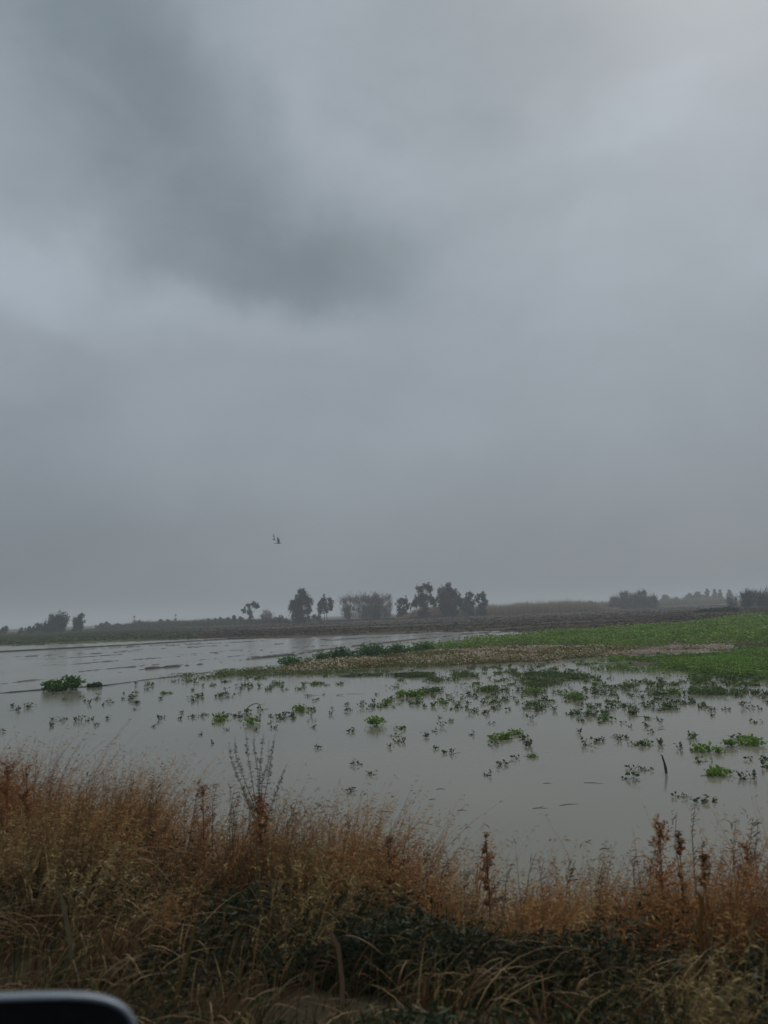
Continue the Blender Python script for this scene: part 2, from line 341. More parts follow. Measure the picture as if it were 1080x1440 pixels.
def rep(c, k): return np.repeat(c, k, axis=0)
def jit(base, n_, amt=.25, hue=.12):
    c = np.array(base)[None]*(1+rng.normal(0, amt, (n_, 1)))*(1+rng.normal(0, hue, (n_, 3))); return np.clip(c, .004, .6)
class Acc:
    def __init__(s): s.V = []; s.F = []; s.C = []; s.n = 0
    def add(s, V, F, C):
        if F.shape[1] == 3: F = np.concatenate([F, F[:, 2:3]], 1)   # keep one index width; turned back into tris on output
        s.V.append(V); s.F.append(F+s.n); s.C.append(np.broadcast_to(C, (len(V), 3))); s.n += len(V)
    def out(s, name, mat, parent=None, smooth=False):
        F = np.concatenate(s.F); V = np.concatenate(s.V); C = np.concatenate(s.C)
        tri = F[:, 2] == F[:, 3]
        if tri.all(): Fo = F[:, :3]
        elif not tri.any(): Fo = F
        else:
            q_ = F[~tri]; Fo = np.concatenate([F[tri][:, :3], q_[:, [0, 1, 2]], q_[:, [0, 2, 3]]])
        return build(name, V, np.ascontiguousarray(Fo), mat, C, parent, smooth)
def tube(pts, radii, sides=5):
    P = np.array([tuple(p) for p in pts], float); n_ = len(P); V = []
    d = np.gradient(P, axis=0); d /= np.linalg.norm(d, axis=1)[:, None]+1e-9
    ref = np.array([.3, .9, .1]) if abs(d[0][2]) > .5 else np.array([0, 0, 1.])
    for k in range(n_):
        a_ = np.cross(d[k], ref); a_ /= np.linalg.norm(a_)+1e-9; b_ = np.cross(d[k], a_)
        for s_ in range(sides):
            th = 2*math.pi*s_/sides; V.append(P[k]+(a_*math.cos(th)+b_*math.sin(th))*radii[k])
    F = [(k*sides+s_, k*sides+(s_+1) % sides, (k+1)*sides+(s_+1) % sides, (k+1)*sides+s_) for k in range(n_-1) for s_ in range(sides)]
    return np.array(V), np.array(F)

M_leaf = mat_tone('tree_foliage', .8, .15, .2, 2)
M_bark = mat_noise('bark', (.045, .038, .032), (.085, .075, .065), 2, .9)
M_twig = mat_tone('bare_twigs', .9, .1, 0, 2)
M_weed = mat_tone('weed_leaves', .6, .3, .3, 12)
M_grass = mat_tone('dry_grass_blades', .75, .2, .25, 9)

# ------------------------------------------------------------------ trees
def branch_tree(H, lobes, rs, spread=1.0, trunks=1, lean=0.0, tr=None):
    """limbs from the ground up to the middle of every crown lobe (x, z, r in metres)"""
    A = Acc(); tr = tr or H*.014; tips = []
    bases = [(rs.uniform(-.3, .3)*trunks, 0) for _ in range(trunks)]
    cx = sum(l[0] for l in lobes)/len(lobes)
    for ti, (bx, by) in enumerate(bases):
        fork = Vector((bx*.6+cx*.5+lean, by, H*rs.uniform(.28, .4)))
        pts = [Vector((bx, by, -.3)), Vector((bx+rs.uniform(-.1, .1), by, H*.12)), fork]
        V, F = tube(pts, [tr*1.3, tr, tr*.75], 6); A.add(V, F, (1, 1, 1))
        for li, (lx, lz, lr) in enumerate(lobes):
            if trunks > 1 and li % trunks != ti: continue
            e = Vector((lx, rs.uniform(-.5, .5)*lr, lz)); m = fork.lerp(e, .5)+Vector((rs.uniform(-.1, .1)*H*.3, rs.uniform(-.3, .3), rs.uniform(0, .05)*H))
            V, F = tube([fork, m, e, e+Vector((rs.uniform(-.3, .3), rs.uniform(-.3, .3), lr*.6))], [tr*.6, tr*.4, tr*.25, tr*.1], 4); A.add(V, F, (1, 1, 1))
            for k in range(4):
                d = Vector((rs.normal(), rs.normal(), rs.normal()*.6+.4)).normalized()*lr*.8
                V, F = tube([m.lerp(e, rs.uniform(.3, 1)), e+d], [tr*.22, tr*.06], 3); A.add(V, F, (1, 1, 1))
    return A
def leafy_tree(px, D, lobes, label, name='tree', cat='tree', tone=(.030, .042, .030), dens=1.0, group=None, seed=1, leaf=.34, trunks=1, lobe_split=34, skirt=0):
    """lobes: (dx, height of lobe centre, radius) in photo pixels at that distance"""
    rs = np.random.default_rng(seed); k = D/FPX
    p = far(px, D); p.z = hz(p.x, p.y)-.05
    root = empty(name, p, label, cat, group, rz=-math.atan2(p.x, p.y))
    lb = [(a_*k, h_*k, r_*k) for a_, h_, r_ in lobes]; H = max(l[1]+l[2] for l in lb)
    if skirt: lb += [(-skirt*.6*k, 5*k, 4.5*k), (skirt*.5*k, 4*k, 4*k), (0, 7*k, 5*k)]
    branch_tree(H, lb, rs, trunks=trunks).out('trunk', M_bark, root, True)
    A = Acc()
    for (lx, lz, lr) in lb:
        nb_ = lobe_split; lr = lr*1.08; cs = rs.normal(size=(nb_, 3)); cs /= np.linalg.norm(cs, axis=1)[:, None]; cs *= (rs.uniform(.1, 1.12, (nb_, 1))*lr)*np.array([1, 1, 1.15])
        for c in cs:
            r = lr*rs.uniform(.16, .40); cnt = int(dens*42*(r/.8)**1.5)+5
            q_ = rs.normal(size=(cnt, 3))*r*.6*np.array([.8, .8, 1.15])+c+np.array([lx, 0, lz])
            V, F = leaves(q_, rs.uniform(.5, 1.2, cnt)*leaf*.85, rs)
            base = np.array(tone)*rs.uniform(.75, 1.3)
            A.add(V, F, rep(np.clip(base*(1+rs.normal(0, .2, (cnt, 1))), .004, .3), 4))
    A.out('crown', M_leaf, root)
    return root
def bare_tree(px, D, lobes, label, name='bare_tree', tone=(.21, .16, .14), dens=.55, group=None, seed=1, trunks=2, cat='tree', tw=.05):
    rs = np.random.default_rng(seed); k = D/FPX
    p = far(px, D); p.z = hz(p.x, p.y)-.05
    root = empty(name, p, label, cat, group, rz=-math.atan2(p.x, p.y))
    lb = [(a_*k, h_*k, r_*k) for a_, h_, r_ in lobes]; H = max(l[1]+l[2] for l in lb)
    branch_tree(H, lb, rs, trunks=trunks, tr=H*.016).out('trunk', M_bark, root, True)
    A = Acc()
    for (lx, lz, lr) in lb+[(l[0]*.85, l[1]*.6, l[2]*.9) for l in lb]+[(l[0]*.7, l[1]*.3, l[2]*.8) for l in lb]:
        cnt = int(dens*170*(lr/1.5)**1.7)+20
        c = rs.normal(size=(cnt, 3))*lr*.48+np.array([lx, 0, lz])
        d = c-np.array([lx*.6, 0, lz-lr*1.6]); d /= np.linalg.norm(d, axis=1)[:, None]; d = d+rs.normal(size=(cnt, 3))*.3
        ln = rs.uniform(.5, 1.3, (cnt, 1))*min(1.4, lr*.8); sd_ = np.cross(d, rs.normal(size=(cnt, 3))); sd_ /= np.linalg.norm(sd_, axis=1)[:, None]
        V = np.stack([c-d*ln*.5-sd_*tw, c-d*ln*.5+sd_*tw, c+d*ln*.5+sd_*tw*.3, c+d*ln*.5-sd_*tw*.3], 1).reshape(-1, 3)
        i_ = np.arange(cnt)*4; F = np.stack([i_, i_+1, i_+2, i_+3], -1)
        A.add(V, F, rep(np.clip(np.array(tone)*(1+rs.normal(0, .2, (cnt, 1))), .01, .4), 4))
    A.out('crown', M_twig, root)
    return root

G_T = 'trees on the far edge of the flooded field'
dk = (.024, .040, .034); dk2 = (.034, .044, .034)
leafy_tree(80, 235, [(-11, 8, 6), (-4, 14, 8), (4, 18, 8), (9, 11, 7), (0, 7, 8), (-13, 5, 5)], 'broad dark clump-shaped tree, the largest on the far left horizon', tone=dk, group=G_T, seed=3, skirt=12, dens=1.5)
leafy_tree(110, 235, [(0, 8, 4), (-1, 15, 5), (3, 20, 4.5), (4, 12, 4)], 'slim upright dark tree just right of the broad dark tree at far left', tone=dk, group=G_T, seed=4, skirt=4)
leafy_tree(52, 235, [(-4, 5, 5), (2, 9, 5), (6, 6, 4)], 'low dark bushy tree just left of the broad dark tree at far left', tone=dk2, group=G_T, seed=5)
leafy_tree(6, 250, [(-3, 4, 5), (2, 6, 4)], 'small rounded bush on the horizon at the left edge of the photo', name='bush', cat='bush', tone=dk2, seed=6)
leafy_tree(36, 250, [(-5, 2, 4), (4, 3, 4)], 'very low flat bush between the left-edge bush and the broad tree', name='bush', cat='bush', tone=(.04, .045, .035), seed=16)
leafy_tree(423, 225, [(-6, 14, 9), (-7, 23, 8), (3, 35, 9), (9, 27, 7), (9, 16, 6), (-3, 29, 8), (-3, 7, 7), (4, 42, 4)], 'tall dark dense egg-shaped evergreen tree left of the centre', tone=(.020, .034, .034), group=G_T, seed=7, skirt=9, dens=1.7, trunks=2)
leafy_tree(457, 228, [(-7, 24, 5), (-1, 31, 5), (7, 27, 5), (8, 19, 4), (-6, 16, 4.5), (1, 17, 4.5), (0, 24, 4)], 'medium open-crowned dark tree with sky showing through, right of the tall egg-shaped tree', tone=(.024, .034, .034), group=G_T, seed=8, dens=.9, trunks=2)
leafy_tree(597, 225, [(-7, 24, 7), (0, 30, 8), (8, 26, 7), (-4, 40, 6), (4, 44, 5), (9, 40, 4), (0, 18, 7), (-12, 20, 5), (13, 20, 5)], 'tallest tree, feathery fan-topped crown, at left of the central group', tone=(.036, .042, .040), group=G_T, seed=9, skirt=7, dens=1.0, trunks=2)
leafy_tree(632, 230, [(-9, 30, 8), (0, 36, 8), (8, 30, 8), (12, 22, 8), (-4, 20, 9), (5, 14, 8), (-10, 16, 6)], 'widest dark tree of the central group, flat-topped and dense', tone=dk, group=G_T, seed=10, skirt=12, dens=1.5, trunks=2)
leafy_tree(660, 236, [(-3, 22, 5), (2, 28, 5), (4, 18, 5), (-4, 14, 5)], 'slender dark tree, second from the right end of the central group', tone=dk, group=G_T, seed=11, skirt=6, dens=1.1)
leafy_tree(678, 236, [(-4, 24, 4.5), (3, 27, 4.5), (5, 17, 5), (-2, 14, 4)], 'narrow dark tree closing the right end of the central group', tone=dk, group=G_T, seed=12, skirt=5, dens=1.2)
leafy_tree(650, 240, [(-2, 20, 5), (2, 12, 5)], 'short dark tree filling the gap behind the flat-topped tree', tone=dk2, group=G_T, seed=13)
leafy_tree(567, 232, [(-4, 24, 5), (3, 25, 5), (6, 17, 5), (-4, 14, 5), (1, 9, 6)], 'dusky brown-grey round tree between the bare trees and the tallest tree', tone=(.05, .045, .045), group=G_T, seed=14, skirt=7, dens=1.1)
for k, (px, h, wd) in enumerate([(322, 9, 3.5), (331, 13, 3.6), (340, 11, 3)]):
    lab = ['tiny faint round tree, leftmost of three small ones beside the bare tree', 'small dark round tree, middle one of three beside the bare tree', 'small pointed dark tree, rightmost of three, next to the bare tree'][k]
    leafy_tree(px-2, 250, [(0, h*.5, wd), (0, h*.8, wd*.8)], lab, tone=dk2, seed=20+k, group='three small trees left of the bare tree')
leafy_tree(352, 240, [(-8, 20, 3.2), (-2, 26, 3.5), (5, 28, 3.2), (9, 26, 3), (-1, 17, 3.6), (0, 9, 4)], 'spindly sparse-crowned tree standing alone with a forked top', tone=(.042, .042, .042), seed=24, group=G_T, dens=.6)
bare_tree(374, 240, [(-5, 11, 4), (0, 15, 5), (6, 12, 4.5)], 'small rounded leafless tree right of the spindly forked tree', seed=25, dens=1.2)
bare_tree(492, 236, [(-8, 27, 7), (0, 31, 7), (8, 29, 6), (-5, 16, 6)], 'leafless brown-grey tree at the left end of the bare row', seed=26, group='row of leafless trees at centre', dens=.85, trunks=3)
bare_tree(512, 234, [(-8, 28, 7), (0, 31, 7), (8, 28, 7), (4, 16, 6)], 'leafless brown-grey tree, second from left in the bare row', seed=27, group='row of leafless trees at centre', dens=1.0, trunks=3)
bare_tree(528, 236, [(-6, 27, 7), (2, 31, 7), (6, 24, 7), (0, 14, 7), (-5, 10, 6)], 'densest purplish leafless tree, third from left in the bare row', tone=(.18, .135, .125), seed=28, group='row of leafless trees at centre', dens=1.5, trunks=3)
bare_tree(543, 234, [(-4, 29, 6), (4, 31, 6), (6, 22, 5), (-2, 14, 5)], 'leafless brown-grey tree at the right end of the bare row', seed=29, group='row of leafless trees at centre', dens=.85, trunks=2)
for k, (px, h, dens, lab) in enumerate([(866, 18, .8, 'thin leafless shrub at the left end of the scrub right of centre'), (880, 23, 1.6, 'tall dense leafless scrub tree in the scrub right of centre'), (893, 20, 1.5, 'mid-height leafless scrub tree between the two tallest ones'), (905, 24, 1.3, 'tall rounded leafless scrub tree right of the dense one'), (919, 16, 1.2, 'low leafless scrub tree at the right end of the scrub')]):
    bare_tree(px, 300, [(-4, h*.45, 5), (3, h*.5, 5), (-2, h*.8, 4.5), (3, h*.85, 4)], lab, tone=(.14, .12, .10), seed=40+k, dens=dens, group='leafless scrub right of centre', trunks=3, tw=.07)
bare_tree(1052, 210, [(-3, 15, 6), (3, 18, 6), (0, 9, 6), (8, 16, 5)], 'dark-trunked bare tree near the right edge of the photo', tone=(.075, .066, .062), seed=46, dens=1.4, trunks=1)
bare_tree(1075, 215, [(-4, 14, 7), (5, 15, 7), (0, 8, 7)], 'wide bare shrubby tree cut by the right edge of the photo', tone=(.06, .055, .055), seed=47, dens=1.2, trunks=3)
bare_tree(1032, 230, [(-3, 10, 5), (4, 11, 4)], 'low wispy bare shrub left of the dark-trunked bare tree', tone=(.065, .06, .055), seed=48, dens=.7)
for k, (px, h, wd, lab) in enumerate([(938, 12, 6, 'rounded hazy blue-grey tree at the left of the distant tree line'), (953, 9, 4, 'small hazy tree in the dip of the distant tree line'), (972, 13, 6, 'hazy sloping tree before the peak of the distant tree line'), (984, 15, 6, 'broad hazy tree in the middle of the distant tree line'),
        (998, 18, 5, 'tallest pointed hazy conifer of the distant tree line'), (1008, 17, 4, 'slim pointed hazy conifer right of the tallest one'), (1016, 16, 4, 'pointed hazy conifer beside the gap of the distant tree line'), (1029, 15, 5, 'hazy conifer after the gap at the right end of the distant line')]):
    lb = [(0, h*.25, wd), (-wd*.5, h*.45, wd*.7), (wd*.4, h*.55, wd*.6), (0, h*.8, wd*.45)] if k < 4 else [(0, h*.3, wd*.8), (-1, h*.5, wd*.7), (0, h*.72, wd*.5), (0, h*.92, wd*.28)]
    leafy_tree(px, 520, [(a_, b_+1, c_) for a_, b_, c_ in lb], lab, tone=(.026, .038, .042), seed=60+k, group='distant tree line at right', leaf=.7, dens=.35)
leafy_tree(828, 290, [(-4, 5, 4), (3, 8, 4), (6, 5, 4)], 'low grey-green bush at the right end of the reed bed', name='bush', cat='bush', tone=(.04, .045, .04), seed=70)
leafy_tree(395, 240, [(-9, 4, 4), (-1, 6, 4.5), (7, 4, 4)], 'low olive bush at the foot of the tall egg-shaped tree, on its left', name='bush', cat='bush', tone=(.065, .07, .04), seed=71)
leafy_tree(440, 236, [(-6, 5, 4), (2, 7, 4), (8, 5, 4)], 'low brownish bush between the egg-shaped tree and the open-crowned tree', name='bush', cat='bush', tone=(.05, .045, .042), seed=72)
leafy_tree(850, 285, [(-6, 3, 3), (2, 4, 3), (9, 3, 3)], 'very dark low bush at the foot of the leafless scrub', name='bush', cat='bush', tone=(.02, .028, .02), seed=73)
for k, (px, h, wd, lab) in enumerate([(142, 7, 5, 'low hazy shrub just right of the slim tree at far left'), (150, 9, 4, 'slightly taller hazy shrub right of the slim tree at far left'), (166, 6, 4, 'low round hazy shrub left of the thin dead pole-like tree'), (196, 8, 6, 'wide low hazy shrub midway along the left horizon'),
        (226, 10, 4, 'upright hazy shrub, left of the pair right of the left horizon gap'), (236, 9, 4, 'upright hazy shrub, right of the pair right of the left horizon gap'), (245, 7, 3, 'tiny hazy shrub beside the thin bare pole-like tree'), (293, 9, 3, 'tiny hazy upright tree left of a close pair'), (303, 9, 3, 'tiny hazy tree of the close pair, its left one'), (310, 10, 3, 'tiny hazy tree of the close pair, its right one')]):
    leafy_tree(px, 300, [(-wd*.6, h*.4, wd*.7), (wd*.4, h*.5, wd*.7), (0, h*.8, wd*.5)], lab, name='shrub', cat='shrub', tone=(.045, .05, .042), seed=80+k, group='shrubs along the left horizon', leaf=.4)
for px, lab in ((189, 'thin bare pole-like tree rising over the wide low shrub'), (247, 'thin bare pole-like tree beside the tiny hazy shrub')):
    bare_tree(px, 290, [(0, 10, 2), (0, 15, 1.6)], lab, seed=px, dens=1, trunks=1, tone=(.05, .048, .045))

# reeds, stubble and far grass -- nobody could count them
def reed_strip(name, pxa, pxb, Da, Db, depth, cnt, hgt, tone, lab, seed, wid=.09, cat='reeds'):
    rs = np.random.default_rng(seed); s = rs.uniform(0, 1, cnt); px = pxa+(pxb-pxa)*s; D = Da+(Db-Da)*s+rs.uniform(0, depth, cnt)
    P = np.array([tuple(far(a_, d_)) for a_, d_ in zip(px, D)]); P[:, 2] = height(P[:, 0], P[:, 1])-.05
    cl = fbm(P[:, 0], P[:, 1], .12, seed)
    ends = np.clip(np.minimum(s, 1-s)*9, .25, 1)
    H = hgt*(.35+.9*cl)*rs.uniform(.6, 1.1, cnt)*ends
    V, F, _ = ribbons(P, H, rs.normal(0, .15, (cnt, 2)), rs.uniform(0, .3, cnt), np.full(cnt, wid), 2, rs)
    c = np.clip(np.array(tone)*(.7+.6*cl[:, None])*(1+rs.normal(0, .18, (cnt, 1)))*(1+rs.normal(0, .05, (cnt, 3))), .005, .5)
    o = build(name, V, F, M_grass, rep(c, 6)); return tag(o, lab, cat, kind='stuff')
reed_strip('reed_bed', 555, 870, 222, 262, 14, 20000, 4.8, (.30, .235, .14), 'pale tan reeds in a long band along the far edge of the mud, right of centre', 1)
reed_strip('reed_bed', 800, 1045, 330, 420, 20, 12000, 5.0, (.26, .215, .14), 'hazy tan reed band in front of the distant blue-grey tree line', 2, .14)
reed_strip('hedgerow', 120, 420, 262, 240, 12, 12000, 3.0, (.10, .095, .055), 'low olive and tan scrub band along the left horizon', 3, .14, 'scrub')
reed_strip('rough_grass', -160, 260, 128, 170, 70, 22000, .45, (.07, .10, .035), 'rough green grass on the bank beyond the flood at far left', 4, .10, 'grass')
reed_strip('dead_grass', 440, 640, 224, 222, 8, 2500, 1.0, (.09, .08, .06), 'thin dead grass at the feet of the central trees', 5, .10, 'grass')
reed_strip('far_grass', 1020, 1300, 150, 160, 22, 4000, .8, (.085, .11, .07), 'pale grey-green plants growing on the mud at the right edge, beyond the green crop', 6, .09, 'grass')

# hedge-like row of dark low plants on the mud at right
def bush(px, py, wpx, hpx, label, name='bush', tone=(.035, .075, .018), seed=1, group=None, cat='bush', leaf=.075, dens=1.5, z=0.0):
    rs = np.random.default_rng(seed); p = at(px, py); D = math.hypot(p.x, p.y); k = D/FPX; W = wpx*k*.5; H = hpx*k
    p.z = max(-.02, hz(p.x, p.y)-.02) if z is None else z
    root = empty(name, p, label, cat, group, rz=-math.atan2(p.x, p.y))
    S = Acc(); A = Acc(); nstem = max(3, int(W/H*5)+3)
    for _ in range(nstem):
        sx = rs.uniform(-.85, .85)*W; sy = rs.uniform(-.5, .5)*min(W, H*1.4); hh = H*rs.uniform(.55, 1)*math.sqrt(max(.15, 1-(sx/W)**2))
        top = Vector((sx+rs.uniform(-.2, .2)*H, sy, hh*.85))
        V, F = tube([(0, 0, -.12), (sx*.85, sy, hh*.35), top], [.012, .01, .006], 4); S.add(V, F, (.06, .07, .03))
        cnt = int(dens*150*max(.3, H)); tt = rs.uniform(.15, 1, (cnt, 1))**.8
        c = np.array([sx*.8, sy, 0])*(1-tt)+np.array(tuple(top))*tt+rs.normal(size=(cnt, 3))*np.array([.30, .30, .14])*H*.75
        c[:, 2] = np.clip(c[:, 2], .01, None)
        V, F = leaves(c, rs.uniform(.6, 1.3, cnt)*leaf, rs, 1.5, .2)
        cc = np.array(tone)*rs.uniform(.7, 1.3)*(1+rs.normal(0, .25, (cnt, 1))); A.add(V, F, rep(np.clip(cc, .004, .4), 4))
    S.out('stem', M_weed, root); A.out('foliage', M_weed, root); return root
for k, px in enumerate(range(989, 1036, 6)):
    bush(px+random.uniform(-1, 1), 864-(px-989)*.035, 10, random.uniform(5, 8), ['squat dark plant in the close row on the mud below the distant tree line'][0], 'field_plant', (.022, .045, .018), 100+k, 'row of dark plants on the mud at right', 'plant', .25, .5, None)
GB = 'leafy bushes along the edge of the flood'
bush(405, 938, 26, 20, 'lone dark green bush at the left end of the pale debris strip', tone=(.065, .15, .036), seed=120, group=GB)
bush(433, 935, 11, 11, 'smallest dark bush, just right of the lone bush on the debris strip', tone=(.06, .14, .036), seed=121, group=GB)
bush(463, 930, 30, 22, 'left half of the twin dark bushes behind the debris strip', tone=(.065, .15, .036), seed=122, group=GB)
bush(486, 929, 26, 24, 'right half of the twin dark bushes behind the debris strip', tone=(.06, .14, .036), seed=123, group=GB)
bush(522, 925, 34, 24, 'pointed dark green bush right of the twin bushes', tone=(.065, .155, .036), seed=124, group=GB)
bush(543, 921, 16, 11, 'low skirt-like bush at the right foot of the pointed bush', tone=(.07, .15, .036), seed=125, group=GB)
bush(566, 920, 36, 18, 'wide green bush, left one of the long low pair before the mud', tone=(.07, .165, .036), seed=126, group=GB)
bush(596, 918, 36, 18, 'wide green bush, right one of the long low pair before the mud', tone=(.075, .175, .036), seed=127, group=GB)
bush(73, 971, 30, 14, 'bright green bush, flatter left half of the pair in the water at left', tone=(.08, .18, .04), seed=128, group=GB, leaf=.08)
bush(97, 970, 34, 18, 'bright green bush, taller right half of the pair in the water at left', tone=(.085, .185, .04), seed=129, group=GB, leaf=.08)
bush(132, 966, 20, 6, 'flat little green tuft right of the paired bushes at left', tone=(.045, .085, .025), seed=130, group=GB, leaf=.07)

# ------------------------------------------------------------------ low green crop, debris and weed mats (uncountable)
def mat_patch(name, poly, cnt, hgt, leaf, tone, lab, seed, thr=.0, nsc=.35, cat='weeds', tone2=None, edge=2.0, mt=None, flat=.6, asp=1.5):
    rs = np.random.default_rng(seed); P = np.array(poly); lo = P.min(0); hi = P.max(0)
    pts = []; tot = 0
    while tot < cnt:
        q_ = rs.uniform(lo, hi, (cnt*2, 2)); q_ = q_[np.hypot(q_[:, 0], q_[:, 1]) < 190]
        d = np.hypot(q_[:, 0], q_[:, 1]); q_ = q_[rs.random(len(q_)) < np.clip(35/d, 0, 1)**1.0]
        s = sdf(poly, q_[:, 0], q_[:, 1]); nn = fbm(q_[:, 0], q_[:, 1], nsc, seed)*.7+fbm(q_[:, 0], q_[:, 1], nsc*4, seed+1, 2)*.3
        nj = nn+rs.normal(0, .035, len(nn)); q_ = q_[(s > (nj-.43)*edge*3+rs.exponential(.12*edge, len(nn))) & (nj > thr)]; pts.append(q_); tot += len(q_)
        if len(pts) > 60: break
    q_ = np.concatenate(pts)[:cnt]; n_ = len(q_); nn = fbm(q_[:, 0], q_[:, 1], nsc*1.3, seed+5)
    z = np.maximum(height(q_[:, 0], q_[:, 1]), 0)+rs.random(n_)**1.3*hgt*(.3+1.4*nn)
    d = np.hypot(q_[:, 0], q_[:, 1])
    V, F = leaves(np.stack([q_[:, 0], q_[:, 1], z], -1), rs.uniform(.6, 1.3, n_)*leaf*np.clip(d/45, .75, 2.2), rs, asp, .15)
    c = np.array(tone)[None]*(.55+.9*nn[:, None])*(1+rs.normal(0, .22, (n_, 1)))
    if tone2 is not None:
        m_ = (fbm(q_[:, 0], q_[:, 1], nsc*.8, seed+9)+rs.normal(0, .12, n_) > .5)[:, None]; c = np.where(m_, np.array(tone2)*(1+rs.normal(0, .25, (n_, 1))), c)
    return tag(build(name, V, F, mt or M_weed, rep(np.clip(c, .004, .6), 4)), lab, cat, kind='stuff')
mat_patch('green_crop', P_green, 110000, .42, .10, (.14, .255, .04), 'bright green low crop in a dense band across the right of the field', 1, edge=9, thr=.38, tone2=(.19, .28, .06))
mat_patch('dead_plant_litter', P_debris, 34000, .22, .09, (.56, .41, .32), 'pinkish tan plant litter stranded in a strip before the bushes', 2, nsc=.5, tone2=(.17, .16, .045), edge=.5, cat='plant litter')
P_litter2 = poly_px([(700, 912), (760, 908), (860, 913), (960, 909), (1040, 905), (1090, 912), (1000, 920), (900, 924), (780, 932), (720, 930)])
mat_patch('dead_plant_litter', P_litter2, 16000, .12, .08, (.48, .38, .31), 'sparse tan and pink plant litter lying in puddles below the green crop', 12, thr=.48, nsc=.3, edge=5, cat='plant litter')
mat_patch('weed_mat', P_mat2, 52000, .20, .07, (.14, .24, .04), 'patchy green weeds on the wet ground at right, with water between', 3, thr=.47, nsc=.22, edge=7)
P_strip = poly_px([(215, 956), (300, 944), (385, 940), (450, 938), (560, 937), (640, 934), (640, 941), (560, 944), (450, 950), (330, 952), (240, 960)])
mat_patch('weed_mat', P_strip, 7000, .14, .06, (.09, .145, .032), 'thin line of green weeds trailing left from the debris strip', 4, thr=.48, nsc=.5, edge=.4, tone2=(.17, .15, .06))
P_mid = poly_px([(430, 950), (640, 940), (760, 938), (900, 950), (1080, 968), (1250, 985), (1250, 1000), (1080, 985), (900, 990), (700, 990), (520, 985), (430, 975)])
mat_patch('weed_mat', P_mid, 13000, .10, .05, (.07, .11, .03), 'scattered flecks of weed leaves floating across the middle of the flood', 5, thr=.57, nsc=.28, edge=2)

P_mud = poly_px([(-60, 910), (160, 901), (320, 895), (480, 891.5), (620, 888), (700, 893), (800, 889), (900, 882), (1000, 874), (1200, 866), (1200, 850.5), (1080, 853), (900, 860), (700, 866.5), (500, 875), (200, 888), (-60, 899)])
def clods(cnt, seed):
    rs = np.random.default_rng(seed); px = rs.uniform(-60, 1200, cnt); f_ = rs.random(cnt)
    lo_ = np.interp(px, [-60, 320, 620, 700, 800, 1000, 1200], [912, 897, 890, 893, 889, 874, 864]); hi_ = np.interp(px, [-60, 540, 1200], [895, 870.5, 846])
    P = np.array([tuple(at(a_, b_)) for a_, b_ in zip(px, hi_+(lo_-hi_)*f_)]); dd_ = np.hypot(P[:, 0], P[:, 1]); P = P[dd_ < 330]; dd_ = np.hypot(P[:, 0], P[:, 1])
    nn = fbm(P[:, 0]*.25, P[:, 1], .16, seed, 4); k_ = nn > .44; P = P[k_]; nn = nn[k_]; dd_ = dd_[k_]; n_ = len(P)
    P[:, 2] = height(P[:, 0], P[:, 1]); k_ = P[:, 2] > .035; P = P[k_]; nn = nn[k_]; dd_ = dd_[k_]; n_ = len(P); P[:, 2] += rs.random(n_)*.08
    V, F = leaves(P, rs.uniform(.12, .5, n_)*np.clip(dd_/110, .6, 1.6), rs, 1.4, .1, .5)
    zc = np.repeat(P[:, 2], 4); V[:, 2] = zc+(V[:, 2]-zc)*.30
    b_ = np.clip((fbm(P[:, 0]*.3, P[:, 1], .09, seed+4, 3)[:, None]-.42)*6, 0, 1); c = (np.array([.10, .080, .056])*b_+np.array([.058, .046, .032])*(1-b_))*(1+rs.normal(0, .16, (n_, 1)))
    k_ = (np.arctan2(P[:, 0], P[:, 1]) < R(-14))[:, None] & (rs.random((n_, 1)) < .8); c = np.where(k_, np.array([.06, .085, .03])*(1+rs.normal(0, .25, (n_, 1))), c)
    return tag(build('soil_clods', V, F, M_grass, rep(np.clip(c, .004, .4), 4)), 'rough brown clods and stubble of the ploughed mud beyond the flood', 'soil', kind='stuff')
clods(60000, 3)

# ------------------------------------------------------------------ sprigs standing in the water
def sprig_mesh(seed, nleaf, spread, hgt, tone, leaf=.042, stems=4, bunch=.75):
    spread *= .62; hgt *= .5; nleaf = int(nleaf*1.4)
    rs = np.random.default_rng(seed); A = Acc()
    for s in range(stems):
        an = rs.uniform(0, 2*math.pi); r = spread*rs.uniform(.25, 1)*.5; top = Vector((math.cos(an)*r, math.sin(an)*r*.8, hgt*rs.uniform(.35, 1)))
        b0 = Vector((0, 0, -.08)); mid = b0.lerp(top, .5)+Vector((0, 0, hgt*.1))
        V, F = tube([b0, mid, top], [.004, .0035, .002], 3); A.add(V, F, np.array(tone)*.8)
        k = max(2, int(nleaf/stems)); c = np.array(tuple(top))+rs.normal(size=(k, 3))*np.array([.045, .045, .022])*bunch; c[:, 2] = np.clip(c[:, 2], .008, None)
        V, F = leaves(c, rs.uniform(.6, 1.3, k)*leaf, rs, 1.7, .1); A.add(V, F, rep(np.clip(np.array(tone)*(1+rs.normal(0, .25, (k, 1))), .004, .4), 4))
    if rs.random() < .45:      # a lying stalk
        an = rs.uniform(-.5, .5); V, F = tube([(0, 0, -.08), (0, 0, .005), (math.cos(an)*spread*.8, math.sin(an)*spread*.4, .010)], [.005, .005, .003], 3); A.add(V, F, np.array(tone)*.7)
    o = A.out('water_weed', M_weed); me = o.data; bpy.data.objects.remove(o); return me
dark = (.062, .092, .042); midg = (.08, .13, .04); brt = (.15, .25, .036); midg2 = (.10, .165, .036)
